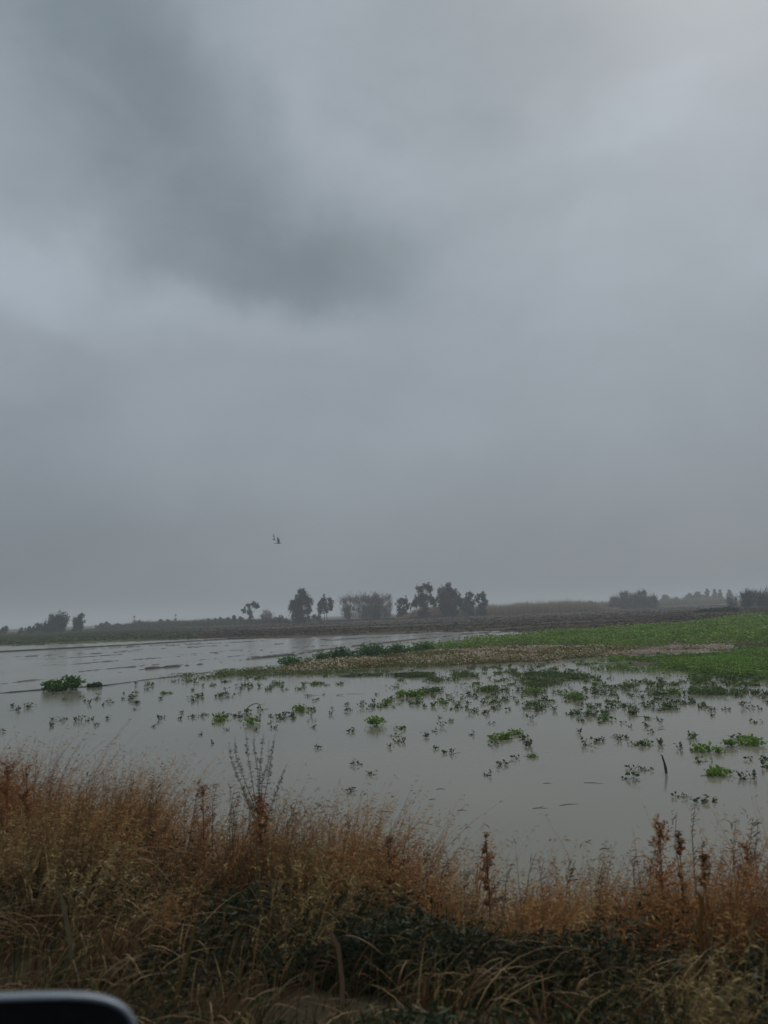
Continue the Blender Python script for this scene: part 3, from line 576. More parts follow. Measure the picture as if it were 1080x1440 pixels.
SM = [sprig_mesh(200+k, rngk[0], rngk[1], rngk[2], tn) for k, (rngk, tn) in enumerate([((7, .22, .13), dark), ((10, .30, .12), dark), ((5, .16, .16), dark), ((14, .40, .12), dark), ((9, .25, .18), midg), ((16, .45, .14), midg), ((6, .30, .08), dark), ((12, .34, .20), dark), ((4, .12, .10), dark), ((8, .5, .07), midg)])]
SB = [sprig_mesh(230+k, n_, s_, h_, brt, .050, 9, 1.5) for k, (n_, s_, h_) in enumerate([(110, .55, .26), (70, .5, .18), (150, .95, .2), (80, .6, .3)])]
SG = [sprig_mesh(250+k, n_, s_, h_, midg2, .05, 5, 1.1) for k, (n_, s_, h_) in enumerate([(16, .3, .12), (22, .4, .1), (12, .26, .16), (26, .5, .12), (9, .2, .14)])]
def sprig(px, py, me, sc_=1.0, label=None, group=None, name='water_weed', cat='weed', ux=1.0):
    p = at(px, py); o = bpy.data.objects.new(name, me); col.objects.link(o); o.location = (p.x, p.y, .0)
    o.rotation_euler.z = random.uniform(0, 6.28); o.scale = (sc_*ux, sc_*ux, sc_); return tag(o, label, cat, group)
GS = 'small weed sprigs dotted over the flood water'; LS = 'small dark green weed sprig in the brown flood water, one of many dotted about'
big = [(526, 1021, 0, 1.0, 'bright green leafy clump standing alone in the water at the centre'), (355, 1018, 3, .85, 'yellow-green weed clump under the arching stalk, above the forked weed'),
       (310, 1015, 1, .8, 'dense dark-centred weed clump left of the arching stalk'), (421, 999, 1, 1.0, 'flat bright weed clump right of the arching stalk'),
       (575, 979, 2, 1.2, 'wide flat bright weed mat above the lone central clump'), (705, 1039, 2, .72, 'bright drawn-out weed clump right of the centre'), (728, 1032, 1, .62, 'small bright clump touching the drawn-out one on its right'),
       (748, 1065, 1, .42, 'tiny bright tuft at the end of a floating stalk below the drawn-out clump'), (808, 982, 2, 1.0, 'pale green weed mat left of the dense weeds at right'),
       (983, 1056, 1, .85, 'bright spiky clump, leftmost of the chain near the right edge'), (1008, 1058, 3, .5, 'lowest small clump in the chain near the right edge'), (1026, 1050, 0, .6, 'round middle clump in the chain near the right edge'),
       (1054, 1046, 2, .8, 'largest bright clump ending the chain at the right edge'), (1009, 1089, 2, .62, 'bright clump with two raised prongs below the chain at right'), (625, 989, 1, .7, 'small bright tuft right of the wide flat weed mat'),
       (545, 988, 1, .8, 'light green tuft left below the wide flat weed mat'), (950, 975, 1, 1.0, 'leafy clump just below the dense weeds at right'), (690, 969, 2, .8, 'loose green clump above the drawn-out clump'), (750, 974, 2, .9, 'broad loose weed mat left of the pale green mat')]
for px, py, k, s_, lab in big: sprig(px, py, SB[k], s_, lab, 'bright weed clumps in the flood')
small = [(331, 1008), (380, 1018), (385, 1024), (392, 1008), (440, 1000), (466, 1005), (467, 996), (299, 1045), (319, 1027), (284, 1033), (456, 977), (444, 986), (441, 1023), (530, 977), (520, 997), (490, 1000), (493, 1029), (553, 995), (592, 989), (598, 994), (617, 1010), (635, 1015), (612, 1029), (600, 1036), (560, 1044), (613, 1053), (626, 1059), (635, 1059), (691, 1018), (722, 1030),
         (727, 1067), (707, 1077), (688, 1091), (522, 1089), (502, 1076), (492, 1114), (660, 979), (818, 1015), (845, 1018), (877, 1018), (815, 1032), (837, 1043), (845, 1042), (882, 1038), (870, 1042), (909, 1046), (888, 1081), (900, 1083), (886, 1095), (1042, 1094), (1060, 1095), (1049, 1096), (957, 1121), (1003, 1128), (985, 1128), (1056, 1069), (1078, 1069), (995, 969), (998, 979),
         (940, 997), (928, 1000), (960, 989), (972, 990), (1055, 996), (1068, 997), (1000, 1007), (448, 1052), (216, 1022), (228, 1010), (255, 1003), (190, 998), (75, 1012), (130, 1012), (548, 1052)]
for k, (px, py) in enumerate(small): sprig(px, py, SM[random.choice((0, 1, 2, 3, 6, 7, 8))], random.uniform(.65, 1.05), LS, GS)
rs = np.random.default_rng(5); rest = Acc(); cnt = 0
bands = [(430, 1090, 945, 1000, 380), (560, 930, 1000, 1050, 50), (250, 560, 965, 1012, 55), (0, 240, 975, 1012, 26), (190, 430, 952, 972, 40), (430, 1090, 935, 965, 300), (700, 1090, 905, 935, 110), (0, 400, 985, 1030, 14), (880, 1090, 1000, 1090, 8)]
nind = len(small)
for (x0, x1, y0, y1, n_) in bands:
    k = 0
    while k < n_:
        px = rs.uniform(x0, x1); py = rs.uniform(y0, y1); p = at(px, py)
        nn = fbm(p.x, p.y, .35, 77)
        if rs.random() > np.clip((nn-.47)*9, .03, 1): continue
        k += 1; s_ = rs.uniform(.6, 1.15); me = SM[rs.integers(0, 10)] if rs.random() < (.85 if py > 965 else .3) else SG[rs.integers(0, 5)]
        if nind < 298 and py > 955:
            sprig(px, py, me, s_, LS, GS); nind += 1
        else:
            A_ = np.empty(len(me.vertices)*3, dtype=np.float32); me.vertices.foreach_get('co', A_); A_ = A_.reshape(-1, 3); th = rs.uniform(0, 6.28)
            Rm = np.array([[math.cos(th), -math.sin(th), 0], [math.sin(th), math.cos(th), 0], [0, 0, 1]]); V = A_@Rm.T*s_*1.1+np.array([p.x, p.y, max(0, hz(p.x, p.y))])
            Fi = np.array([tuple(pl.vertices) for pl in me.polygons]); cc = np.empty(len(me.vertices)*4, dtype=np.float32); me.color_attributes['tone'].data.foreach_get('color', cc)
            rest.add(V, Fi, cc.reshape(-1, 4)[:, :3])
tag(rest.out('weed_sprigs', M_weed), 'crowd of tiny weed sprigs in the water in front of the green crop', 'weeds', kind='stuff')

# arching stalk, post-like stake, floating stalks
M_stalk = mat_noise('dead_stalk', (.030, .027, .020), (.07, .06, .04), 8, .85)
def stalk(name, pts, rad0, rad1, label, cat, group=None, mat=None, sides=6):
    P = [Vector(p) for p in pts]; b0 = Vector((P[0].x, P[0].y, 0)); n_ = len(P)
    V, F = tube([p-b0 for p in P], [rad0+(rad1-rad0)*k/(n_-1) for k in range(n_)], sides)
    o = build(name, V, F, mat or M_stalk, smooth=True); o.location = b0; return tag(o, label, cat, group)
p = at(345, 999); k = p.length/FPX
stalk('bent_stalk', [p+Vector((dx*k, 0, h*k)) for dx, h in ((-1, -2), (0, 0), (5, 5), (11, 8), (16, 8.5), (20, 6.5), (21, 2))], .014, .008, 'dark arching dead stalk curving over the yellow-green clump', 'stalk')
p = at(937, 1087); k = p.length/FPX
stake = empty('dead_stake', (p.x, p.y, 0), 'dark leaning broken stake standing alone in the water at right, mirrored below', 'stake')
V, F = tube([(0, 0, -.15), (0, 0, 0), (-.3*k, 0, 6*k), (-1.2*k, .01, 13*k), (-3*k, 0, 19*k), (-3.2*k, 0, 22*k)], [1.7*k, 1.7*k, 1.8*k, 1.3*k, 1.1*k, .6*k], 7); build('stalk', V, F, M_stalk, parent=stake, smooth=True)
V, F = tube([(-1.6*k, 0, 15*k), (-4*k, 0, 22*k), (-6*k, 0, 22.5*k)], [.9*k, .7*k, .3*k], 5); build('broken_tip', V, F, M_stalk, parent=stake, smooth=True)
for kk, (px, py, ln, an) in enumerate([(500, 976, 26, 0), (440, 977, 22, -.05), (640, 1062, 16, .25), (930, 1027, 12, .1), (835, 1101, 28, -.05), (800, 1133, 26, .08), (770, 1102, 12, .0), (620, 1110, 14, 0), (760, 1137, 22, 0), (608, 1125, 10, .1), (745, 1064, 18, .05), (880, 966, 30, 0), (1000, 1091, 30, .02), (540, 1142, 16, 0), (650, 1140, 14, 0), (850, 1195, 14, .1), (900, 1008, 22, .0)]):
    a_ = at(px-ln/2, py); b_ = at(px+ln/2, py-an*ln); a_.z = b_.z = -.001; m = a_.lerp(b_, .5); m.z = .002; m.y += .03
    stalk('floating_stalk', [a_, m, b_], .006, .003, 'thin dark dead stalk lying on the surface of the flood water', 'stalk', 'dead stalks floating on the flood', sides=4)

# ------------------------------------------------------------------ verge vegetation
def verge_pts(n_, rs, umin, umax, tmin=-4.2, tmax=7.5, clump=0.0, seed=0, csc=2.2):
    out = []; tot = 0
    while tot < n_:
        u = rs.uniform(umin, umax, n_*2); t_ = rs.uniform(tmin, tmax, n_*2)
        X_ = u*SA-t_*CA; Y_ = u*CA+t_*SA
        keep = (Y_ > 1.2) & (np.abs(X_) < Y_*.75+1.2) & (fbm(X_, Y_, csc, seed+50, 3) > clump)
        out.append(np.stack([X_, Y_], -1)[keep]); tot += keep.sum()
    q_ = np.concatenate(out)[:n_]; return q_
pud = at(620, 1430, .83)
def topmul(X_, Y_):      # how tall the growth is along the verge
    t_ = t_of(X_, Y_); n_ = fbm(X_, Y_, 1.6, 61, 3)
    m_ = .58+.80*n_
    m_ = m_*np.interp(t_, [-3, 0, .42, .62, .85, 1.15, 1.5, 2, 3.2, 5.3], [1.20, 1.20, 1.22, .94, .78, .76, .80, .86, .96, 1.08])
    return m_
def thin(X_, Y_): return np.hypot((X_-pud.x)/1.0, (Y_-pud.y)/.38)
rg = np.random.default_rng(99)
TC = np.concatenate([verge_pts(520, rg, 1.7, 4.65, seed=1, clump=.36), verge_pts(160, rg, 3.75, 4.5, seed=1, clump=0)]); TR = rg.uniform(.04, .13, len(TC)); TH = rg.uniform(.62, 1.25, len(TC)); TT = rg.uniform(0, 1, len(TC)); TL = rg.uniform(.45, 1.75, len(TC)); TW = rg.gamma(.9, 1.1, len(TC))
TU, TTT = u_of(TC[:, 0], TC[:, 1]), t_of(TC[:, 0], TC[:, 1])
TPX, TPY = project(TC[:, 0], TC[:, 1], height(TC[:, 0], TC[:, 1])+.72*topmul(TC[:, 0], TC[:, 1]))
TD = (TPX > 760) & (TPY > 1290)          # patches where dark green undergrowth stands instead of dry grass
for (x_, y_, a_, b_) in ((440, 1275, 100, 45), (620, 1290, 90, 45), (500, 1330, 70, 40), (30, 1370, 110, 60), (1000, 1290, 90, 60), (250, 1290, 60, 30), (700, 1330, 70, 40), (130, 1290, 50, 25)): TD |= ((TPX-x_)/a_)**2+((TPY-y_)/b_)**2 < 1
TD |= (TU > 2.9) & (TTT < 2.6)
TD &= (TU < 3.78) & (rg.random(len(TC)) < np.where(TTT < 1.4, .88, .74))
def tussock(n_, umin, umax):
    w_ = TW*np.where(u_of(TC[:, 0], TC[:, 1]) > 3.7, 1.9, 1)*((u_of(TC[:, 0], TC[:, 1]) > umin) & (u_of(TC[:, 0], TC[:, 1]) < umax)); k_ = rg.choice(len(TC), n_, p=w_/w_.sum())
    o_ = rg.normal(size=(n_, 2))*TR[k_][:, None]; return TC[k_]+o_, o_/.15, k_
RED = np.array([.34, .150, .055]); STRAW = np.array([.24, .17, .075]); BRN = np.array([.095, .050, .022]); OLV = np.array([.050, .052, .016]); GRN = np.array([.022, .036, .012])
def zone(X_, Y_):         # 0 towards the road, 1 at the crest by the water
    return np.clip((u_of(X_, Y_)-2.9)/1.0, 0, 1)
# (a) seeded stems
n_ = 19000; q_, ow, ti = tussock(n_, 2.75, 4.8); th_ = thin(q_[:, 0], q_[:, 1]); k_ = (th_ > .8) | (rg.random(len(q_)) < .12); q_ = q_[k_]; ow = ow[k_]; ti = ti[k_]; n_ = len(q_)
B = np.concatenate([q_, height(q_[:, 0], q_[:, 1])[:, None]-.02], 1); zo = zone(q_[:, 0], q_[:, 1])
H = (.50+.38*zo)*topmul(q_[:, 0], q_[:, 1])*TH[ti]*rg.uniform(.6, 1.08, n_)
wind = np.array([.22, .02])[None]; lean = wind+rg.normal(0, .12, (n_, 2))+ow*.30; H = np.where(TD[ti], H*rg.uniform(.25, .6, n_), H)
V, F, P = ribbons(B, H, lean, rg.uniform(0, .12, n_), np.full(n_, .0042), 5, rg)
redness = np.clip(zo*.75+(fbm(q_[:, 0], q_[:, 1], 1.3, 71)-.5)*1.2+(TT[ti]-.45)*.9+rg.normal(0, .12, n_), 0, 1)[:, None]
ctop = (RED*redness+(STRAW*.95+OLV*.2)*(1-redness))*(1+rg.normal(0, .22, (n_, 1)))*TL[ti][:, None]
kd = TD[ti][:, None]; ctop = np.where(kd, (GRN*1.2+BRN*.3)*(1+rg.normal(0, .3, (n_, 1))), ctop); cbot = np.where(kd, GRN, BRN*.5+OLV*.4)*(1+rg.normal(0, .2, (n_, 1)))
s_ = np.repeat(np.linspace(0, 1, 6), 2)[None, :, None]
C_ = (cbot[:, None, :]*(1-s_)+ctop[:, None, :]*s_).reshape(-1, 3)
G = Acc(); G.add(V, F, np.clip(C_, .003, .5))
ns = 20
sp = rg.uniform(.45, 1.0, (n_, ns)); idx = np.minimum((sp*5).astype(int), 4); fr_ = sp*5-idx
ar = np.arange(n_)[:, None]; S0 = P[ar, idx]*(1-fr_[..., None])+P[ar, idx+1]*fr_[..., None]
S0 = S0.reshape(-1, 3); m_ = len(S0)
dd = rg.normal(0, 1, (m_, 3))*np.array([.8, .8, .55])+np.array([.75, 0, .25]); dd /= np.linalg.norm(dd, axis=1)[:, None]
ln = rg.uniform(.012, .05, (m_, 1)); sd_ = np.cross(dd, rg.normal(size=(m_, 3))); sd_ /= np.linalg.norm(sd_, axis=1)[:, None]; sw = rg.uniform(.0012, .0030, (m_, 1))
mid = S0+dd*ln*.55; tip = S0+dd*ln+np.array([0, 0, -.25])*ln
V = np.stack([S0, mid-sd_*sw, tip, mid+sd_*sw], 1).reshape(-1, 3); i_ = np.arange(m_)*4; F = np.stack([i_, i_+1, i_+2, i_+3], -1)
sc_c = np.repeat(ctop*1.12, ns, axis=0)*(1+rg.normal(0, .28, (m_, 1)))
G.add(V, F, rep(np.clip(sc_c, .003, .5), 4))
tag(G.out('dry_grass', M_grass), 'reddish brown seeding grass growing thick along the verge in the foreground', 'grass', kind='stuff')
# (b) long arching blades, straw to olive
G = Acc(); n_ = 38000; q_, ow, ti = tussock(n_, 1.7, 4.8); q_[:9000] = verge_pts(9000, rg, 1.7, 3.2, seed=2, clump=.2); th_ = thin(q_[:, 0], q_[:, 1]); k_ = (th_ > .85) | (rg.random(len(q_)) < .35); q_ = q_[k_]; ow = ow[k_]; ti = ti[k_]; n_ = len(q_)
B = np.concatenate([q_, height(q_[:, 0], q_[:, 1])[:, None]-.02], 1); zo = zone(q_[:, 0], q_[:, 1])
H = (.40+.30*zo)*topmul(q_[:, 0], q_[:, 1])*TH[ti]*rg.uniform(.5, 1.12, n_)
lean = np.array([.34, .0])[None]+rg.normal(0, .22, (n_, 2))+ow*.5
V, F, P = ribbons(B, H, lean, rg.uniform(.15, .75, n_), rg.uniform(.004, .0085, n_), 6, rg)
r_ = np.clip(TT[ti]*.75+rg.random(n_)*.25, 0, 1)[:, None]; c = np.where(r_ < .28, STRAW*.9, np.where(r_ < .62, BRN*1.1, np.where(r_ < .85, OLV, GRN)))
c = c*(1-.35*zo[:, None])+RED*.35*zo[:, None]; c = np.where(TD[ti][:, None] & (rg.random((n_, 1)) < .8), GRN*1.2, c); H = np.where(TD[ti], H*.75, H); c = c*(1+rg.normal(0, .25, (n_, 1)))*TL[ti][:, None]
G.add(V, F, np.repeat(np.clip(c, .003, .5), 14, axis=0))
tag(G.out('arching_grass', M_grass), 'straw and olive grass blades arching over each other along the verge', 'grass', kind='stuff')
# (b2) pale drooping heads and tips, blown to the right
n_ = 8500; q_, ow, ti = tussock(n_, 1.9, 4.8); th_ = thin(q_[:, 0], q_[:, 1]); k_ = (th_ > .85) | (rg.random(len(q_)) < .35); q_ = q_[k_]; ow = ow[k_]; ti = ti[k_]; n_ = len(q_)
B = np.concatenate([q_, height(q_[:, 0], q_[:, 1])[:, None]-.02], 1); zo = zone(q_[:, 0], q_[:, 1])
H = (.50+.36*zo)*topmul(q_[:, 0], q_[:, 1])*TH[ti]*rg.uniform(.7, 1.08, n_)
V, F, P = ribbons(B, H, np.array([.50, -.05])[None]+rg.normal(0, .16, (n_, 2))+ow*.4, rg.uniform(.34, .80, n_), rg.uniform(.004, .009, n_), 9, rg)
c0 = (BRN*1.2)[None]*(1+rg.normal(0, .2, (n_, 1))); c1 = (np.array([.52, .35, .21]))[None]*(1+rg.normal(0, .28, (n_, 1)))*np.where(rg.random((n_, 1)) < .3, .55, 1)
s_ = np.repeat(np.clip(np.linspace(-1.4, 1.2, 10), 0, 1), 2)[None, :, None]
G = Acc(); G.add(V, F, np.clip((c0[:, None, :]*(1-s_)+c1[:, None, :]*s_).reshape(-1, 3), .003, .6))
tag(G.out('drooping_grass', M_grass), 'pale drooping grass tips bending to the right over the verge', 'grass', kind='stuff')
# (c) dark leafy undergrowth
G = Acc(); n_ = 90000; q_ = verge_pts(n_, rg, 2.0, 4.5, seed=3, clump=.50, csc=1.2); th_ = thin(q_[:, 0], q_[:, 1]); q_ = q_[(th_ > 1.0)]
kx = rg.choice(np.nonzero(TD)[0], 60000); q2 = TC[kx]+rg.normal(size=(60000, 2))*.10; q2 = q2[thin(q2[:, 0], q2[:, 1]) > 1]; q_ = np.concatenate([q_[:40000], q2]); n_ = len(q_)
zo = zone(q_[:, 0], q_[:, 1]); nn = fbm(q_[:, 0], q_[:, 1], 1.5, 90)
z = height(q_[:, 0], q_[:, 1])+rg.random(n_)*(.20+.30*zo)*(.3+1.3*nn)
V, F = leaves(np.stack([q_[:, 0], q_[:, 1], z], -1), rg.uniform(.006, .018, n_), rg, 3.0, .1)
c = np.where(rg.random((n_, 1)) < .22, np.array([.060, .052, .022]), np.array([.020, .030, .010]))*(1+rg.normal(0, .4, (n_, 1)))*(.6+.9*nn[:, None]); G.add(V, F, rep(np.clip(c, .003, .3), 4))
tag(G.out('undergrowth', M_weed), 'dark green leafy undergrowth showing between the dry grasses of the verge', 'undergrowth', kind='stuff')

# tall forked weed with whorled leaves and other tall plants of the verge
M_forb = mat_tone('forb', .8, .2, .15, 20)
def wpt(px, py, Y_): d = ray(px, py); k_ = Y_/d.y; return Vector((d.x*k_, d.y*k_, CAMZ+d.z*k_))
def forked_weed():
    base = wpt(364, 1178, 4.9); g = Vector((base.x, base.y, hz(base.x, base.y)-.03)); rs = np.random.default_rng(3)
    root = empty('forked_weed', g, 'tall dead forked weed with whorled leaves and rust-red base above the grass', 'weed')
    hub = wpt(365, 1140, 4.9); A = Acc()
    V, F = tube([g-g, (hub-g)*.5+Vector((.01, 0, 0)), hub-g], [.010, .008, .007], 6); A.add(V, F, (.10, .035, .018)); A.out('main_stem', M_forb, root, True)
    W = Acc(); cnt = 380; s = rs.uniform(.30, 1.12, cnt)      # red bushy base
    c = (np.array(tuple(hub-g))[None]*s[:, None])+rs.normal(size=(cnt, 3))*np.array([.022, .026, .012])*(2.3-s[:, None]*1.2); V, F = leaves(c, rs.uniform(.008, .02, cnt), rs, 3.2, .6)
    W.add(V, F, rep(np.clip(np.array([.26, .085, .035])*(1+rs.normal(0, .3, (cnt, 1))), .004, .4), 4)); W.out('seed_head', M_forb, root)
    for tipp, mids, dy in (((330, 1036), [(340, 1090), (333, 1062)], .05), ((346, 1028), [(352, 1085), (347, 1055)], -.05), ((357, 1022), [(360, 1085), (359, 1055)], .03), ((371, 1030), [(367, 1085), (370, 1055)], -.06),
                     ((387, 1032), [(377, 1090), (384, 1060)], .07), ((404, 1074), [(386, 1128), (396, 1100)], 0), ((322, 1045), [(336, 1100), (326, 1070)], -.12), ((341, 1100), [(352, 1130), (345, 1115)], .1), ((378, 1040), [(370, 1100), (375, 1070)], .12)):
        pts = [(hub-g)*rs.uniform(.8, 1.0)]+[wpt(x_+rs.uniform(-3, 3), y_, 4.9+dy*(k_+1)*.5)-g for k_, (x_, y_) in enumerate(mids)]+[wpt(*tipp, 4.9+dy*1.6)-g]
        A = Acc(); V, F = tube(pts, [.0028, .0022, .0016, .001], 5); A.add(V, F, (.14, .14, .11))
        for k_ in range(30):      # whorls
            if rs.random() < .25: continue
            s = .12+.88*k_/34; q__ = s*3; i0 = min(int(q__), 2); c0 = pts[i0].lerp(pts[i0+1], q__-i0)
            nl = 5; d_ = rs.normal(size=(nl, 3))*np.array([1, 1, .25]); d_ /= np.linalg.norm(d_, axis=1)[:, None]; L_ = (.020*(1.25-s)+.005)*rs.uniform(.5, 1.2)
            a0 = np.array(tuple(c0))+d_*.001; up_ = np.array([0, 0, .0022])
            V = np.stack([a0-up_, a0+d_*L_*.5+up_*1.2, a0+d_*L_+up_, a0+d_*L_*.5-up_], 1).reshape(-1, 3); i_ = np.arange(nl)*4
            A.add(V, np.stack([i_, i_+1, i_+2, i_+3], -1), rep(np.clip(np.array([.12, .125, .09])*(1+rs.normal(0, .3, (nl, 1))), .004, .3), 4))
        A.out('branch', M_forb, root)
forked_weed()
def plume(px, py_top, py_bot, Y_, wpx, tone, label, seed, cnt=900, name='seeding_weed', group=None, lean=0):
    rs = np.random.default_rng(seed); top = wpt(px+lean, py_top, Y_); low = wpt(px, py_bot, Y_); g = Vector((low.x, low.y, hz(low.x, low.y)-.03)); k_ = Y_/FPX
    root = empty(name, g, label, 'weed', group); T_ = top-g; L0 = (low-g).z/T_.z
    A = Acc(); V, F = tube([T_*0, T_*.5+Vector((.01, 0, 0)), T_], [.006, .005, .002], 5); A.add(V, F, np.array(tone)*.7); A.out('stem', M_forb, root, True)
    A = Acc(); nb_ = max(14, int(wpx*.9)); per0 = cnt/nb_*1.9
    for b_ in range(nb_):
        s0 = L0*.75+(1-L0*.75)*rs.random()**.85; f_ = 1.12-.85*(s0-L0*.75)/(1-L0*.75); an = rs.uniform(0, 6.28); per = int(per0*f_)+3; ln = wpx*k_*.85*f_*rs.uniform(.4, 1.25)
        d_ = np.array([math.cos(an), math.sin(an), rs.uniform(.7, 1.9)]); q__ = rs.random((per, 1)); c = np.array(tuple(T_*s0))+d_*q__*ln+np.array([.25, 0, -.35])*ln*q__**2+rs.normal(size=(per, 3))*.006
        V, F = leaves(c, rs.uniform(.003, .0075, per), rs, 3.0, .5); A.add(V, F, rep(np.clip(np.array(tone)*rs.uniform(.6, 1.4)*(1+rs.normal(0, .3, (per, 1))), .004, .4), 4))
    A.out('seed_head', M_forb, root)
GP = 'tall rust-coloured seeding weeds on the verge'
plume(683, 1176, 1250, 4.25, 22, (.26, .09, .035), 'rust-red upright weed alone right of centre, spike against the water', 1, group=GP)
plume(285, 1108, 1180, 4.9, 34, (.27, .11, .045), 'bushy rust-brown weed between the forked weed and the left edge', 2, group=GP)
plume(926, 1160, 1260, 4.1, 44, (.32, .12, .035), 'broad orange-rust weed at the left of the tall clump at right', 3, 1600, group=GP)
plume(954, 1172, 1240, 4.1, 16, (.26, .11, .04), 'narrow rust spike just right of the broad orange-rust weed', 4, group=GP)
plume(987, 1188, 1260, 4.0, 20, (.14, .065, .025), 'dark brown upright weed in the middle of the tall clump at right', 5, group=GP)
plume(1050, 1185, 1260, 4.1, 40, (.28, .14, .085), 'pinkish brown feathery weed near the right edge', 6, 1400, group=GP)
plume(10, 1068, 1140, 5.6, 40, (.27, .11, .05), 'rust-brown feathery weed at the left edge of the photo', 7, 1500, group=GP)
plume(37, 1075, 1150, 5.5, 20, (.26, .10, .045), 'slim rust-brown weed second from the left edge', 8, group=GP)
plume(545, 1182, 1240, 4.5, 30, (.2, .09, .04), 'low brown bushy weed left of the lone rust-red spike', 9, group=GP)
# thin stems with sparse twigs that stand above the grass
def wisp(px, py_top, Y_, lean, seed):
    rs = np.random.default_rng(seed); top = wpt(px, py_top, Y_); g = Vector((top.x-lean, top.y, hz(top.x-lean, top.y)-.03)); T_ = top-g
    A = Acc(); pts = [T_*0, T_*.5+Vector((-lean*.15, 0, 0)), T_*.85, T_+Vector((.03, 0, -.005))]; V, F = tube(pts, [.003, .0025, .0018, .001], 4); c = np.array([.09, .06, .038]); A.add(V, F, c)
    for k_ in range(26):
        s = rs.uniform(.6, 1); b0 = T_*s; e = b0+Vector((rs.uniform(-.01, .05), rs.uniform(-.03, .03), rs.uniform(-.004, .03)))
        V, F = tube([b0, b0.lerp(e, .6)+Vector((0, 0, .004)), e], [.0012, .0024, .0006], 3); A.add(V, F, c*rs.uniform(.6, 1.3))
    o = A.out('grass_stem', M_forb); o.location = g; return tag(o, 'thin dry grass stem standing higher than the grass around it, against the water', 'grass stem', 'lone grass stems above the verge')
rs = np.random.default_rng(21)
for px in list(np.linspace(60, 470, 24))+list(np.linspace(480, 1070, 22)):
    px = px+rs.uniform(-16, 16); yt = np.interp(px, [0, 100, 220, 300, 400, 500, 600, 700, 800, 890, 930, 1080], [1055, 1088, 1100, 1112, 1135, 1165, 1188, 1208, 1212, 1205, 1140, 1150])+rs.uniform(-12, 30)
    wisp(px, yt, np.interp(px, [0, 540, 1080], [5.7, 4.6, 4.2])+rs.uniform(-.2, .2), rs.uniform(-.05, .12), int(px*10))
# single broad dead reed leaves
def reed_leaf(px0, py0, pts, Y_, wid, tone, label):
    P = [wpt(x_, y_, Y_+dy) for x_, y_, dy in pts]; g = Vector((P[0].x, P[0].y, hz(P[0].x, P[0].y)-.02)); P = [g]+P
    V = []; n_ = len(P)
    for k_, p_ in enumerate(P):
        w_ = wid*(1 if k_ < n_-2 else (.8 if k_ == n_-2 else .15)); V += [p_-g+Vector((-w_/2, 0, 0)), p_-g+Vector((0, -w_*.18, 0)), p_-g+Vector((w_/2, .004, 0))]
    F = []
    for k_ in range(n_-1):
        for j_ in range(2): F.append((k_*3+j_, k_*3+j_+1, k_*3+3+j_+1, k_*3+3+j_))
    c = np.tile(np.array(tone), (len(V), 1)); o = build('reed_leaf', [tuple(v) for v in V], np.array(F), M_forb, c, smooth=True); o.location = g
    return tag(o, label, 'leaf', 'broad dead leaves in the verge')
reed_leaf(0, 0, [(482, 1440, 0), (481, 1380, 0), (476, 1335, 0), (466, 1312, -.02), (452, 1308, -.04)], 2.95, .017, (.16, .105, .065), 'broad pale dead leaf standing upright with a hooked tip, near the bottom centre')
reed_leaf(0, 0, [(101, 1345, 0), (96, 1310, 0), (88, 1268, -.02), (76, 1240, -.04)], 3.4, .020, (.16, .13, .075), 'pale straw leaf leaning left above the car mirror')
reed_leaf(0, 0, [(984, 1300, 0), (988, 1280, 0), (986, 1262, 0), (978, 1252, -.02)], 3.5, .024, (.17, .085, .02), 'short broad orange leaf in the dark grass at right')
reed_leaf(0, 0, [(975, 1362, 0), (976, 1345, 0), (972, 1330, 0), (968, 1318, -.01)], 3.2, .022, (.15, .11, .03), 'short yellow leaf below the orange one at right')
reed_leaf(0, 0, [(240, 1440, 0), (252, 1385, 0), (268, 1330, 0), (278, 1288, -.02)], 3.0, .016, (.15, .10, .03), 'yellow-brown leaf leaning right beside the dark gap, left of centre')

# shoulder puddle
pts = []
for k_ in range(28):
    th = 2*math.pi*k_/28; r_ = 1+.25*math.sin(3*th+1)+.12*math.sin(7*th); x_ = math.cos(th)*.75*r_; y_ = math.sin(th)*.22*r_; pts.append((pud.x+x_*CA*1.0+y_*SA, pud.y-x_*SA+y_*CA, .832))

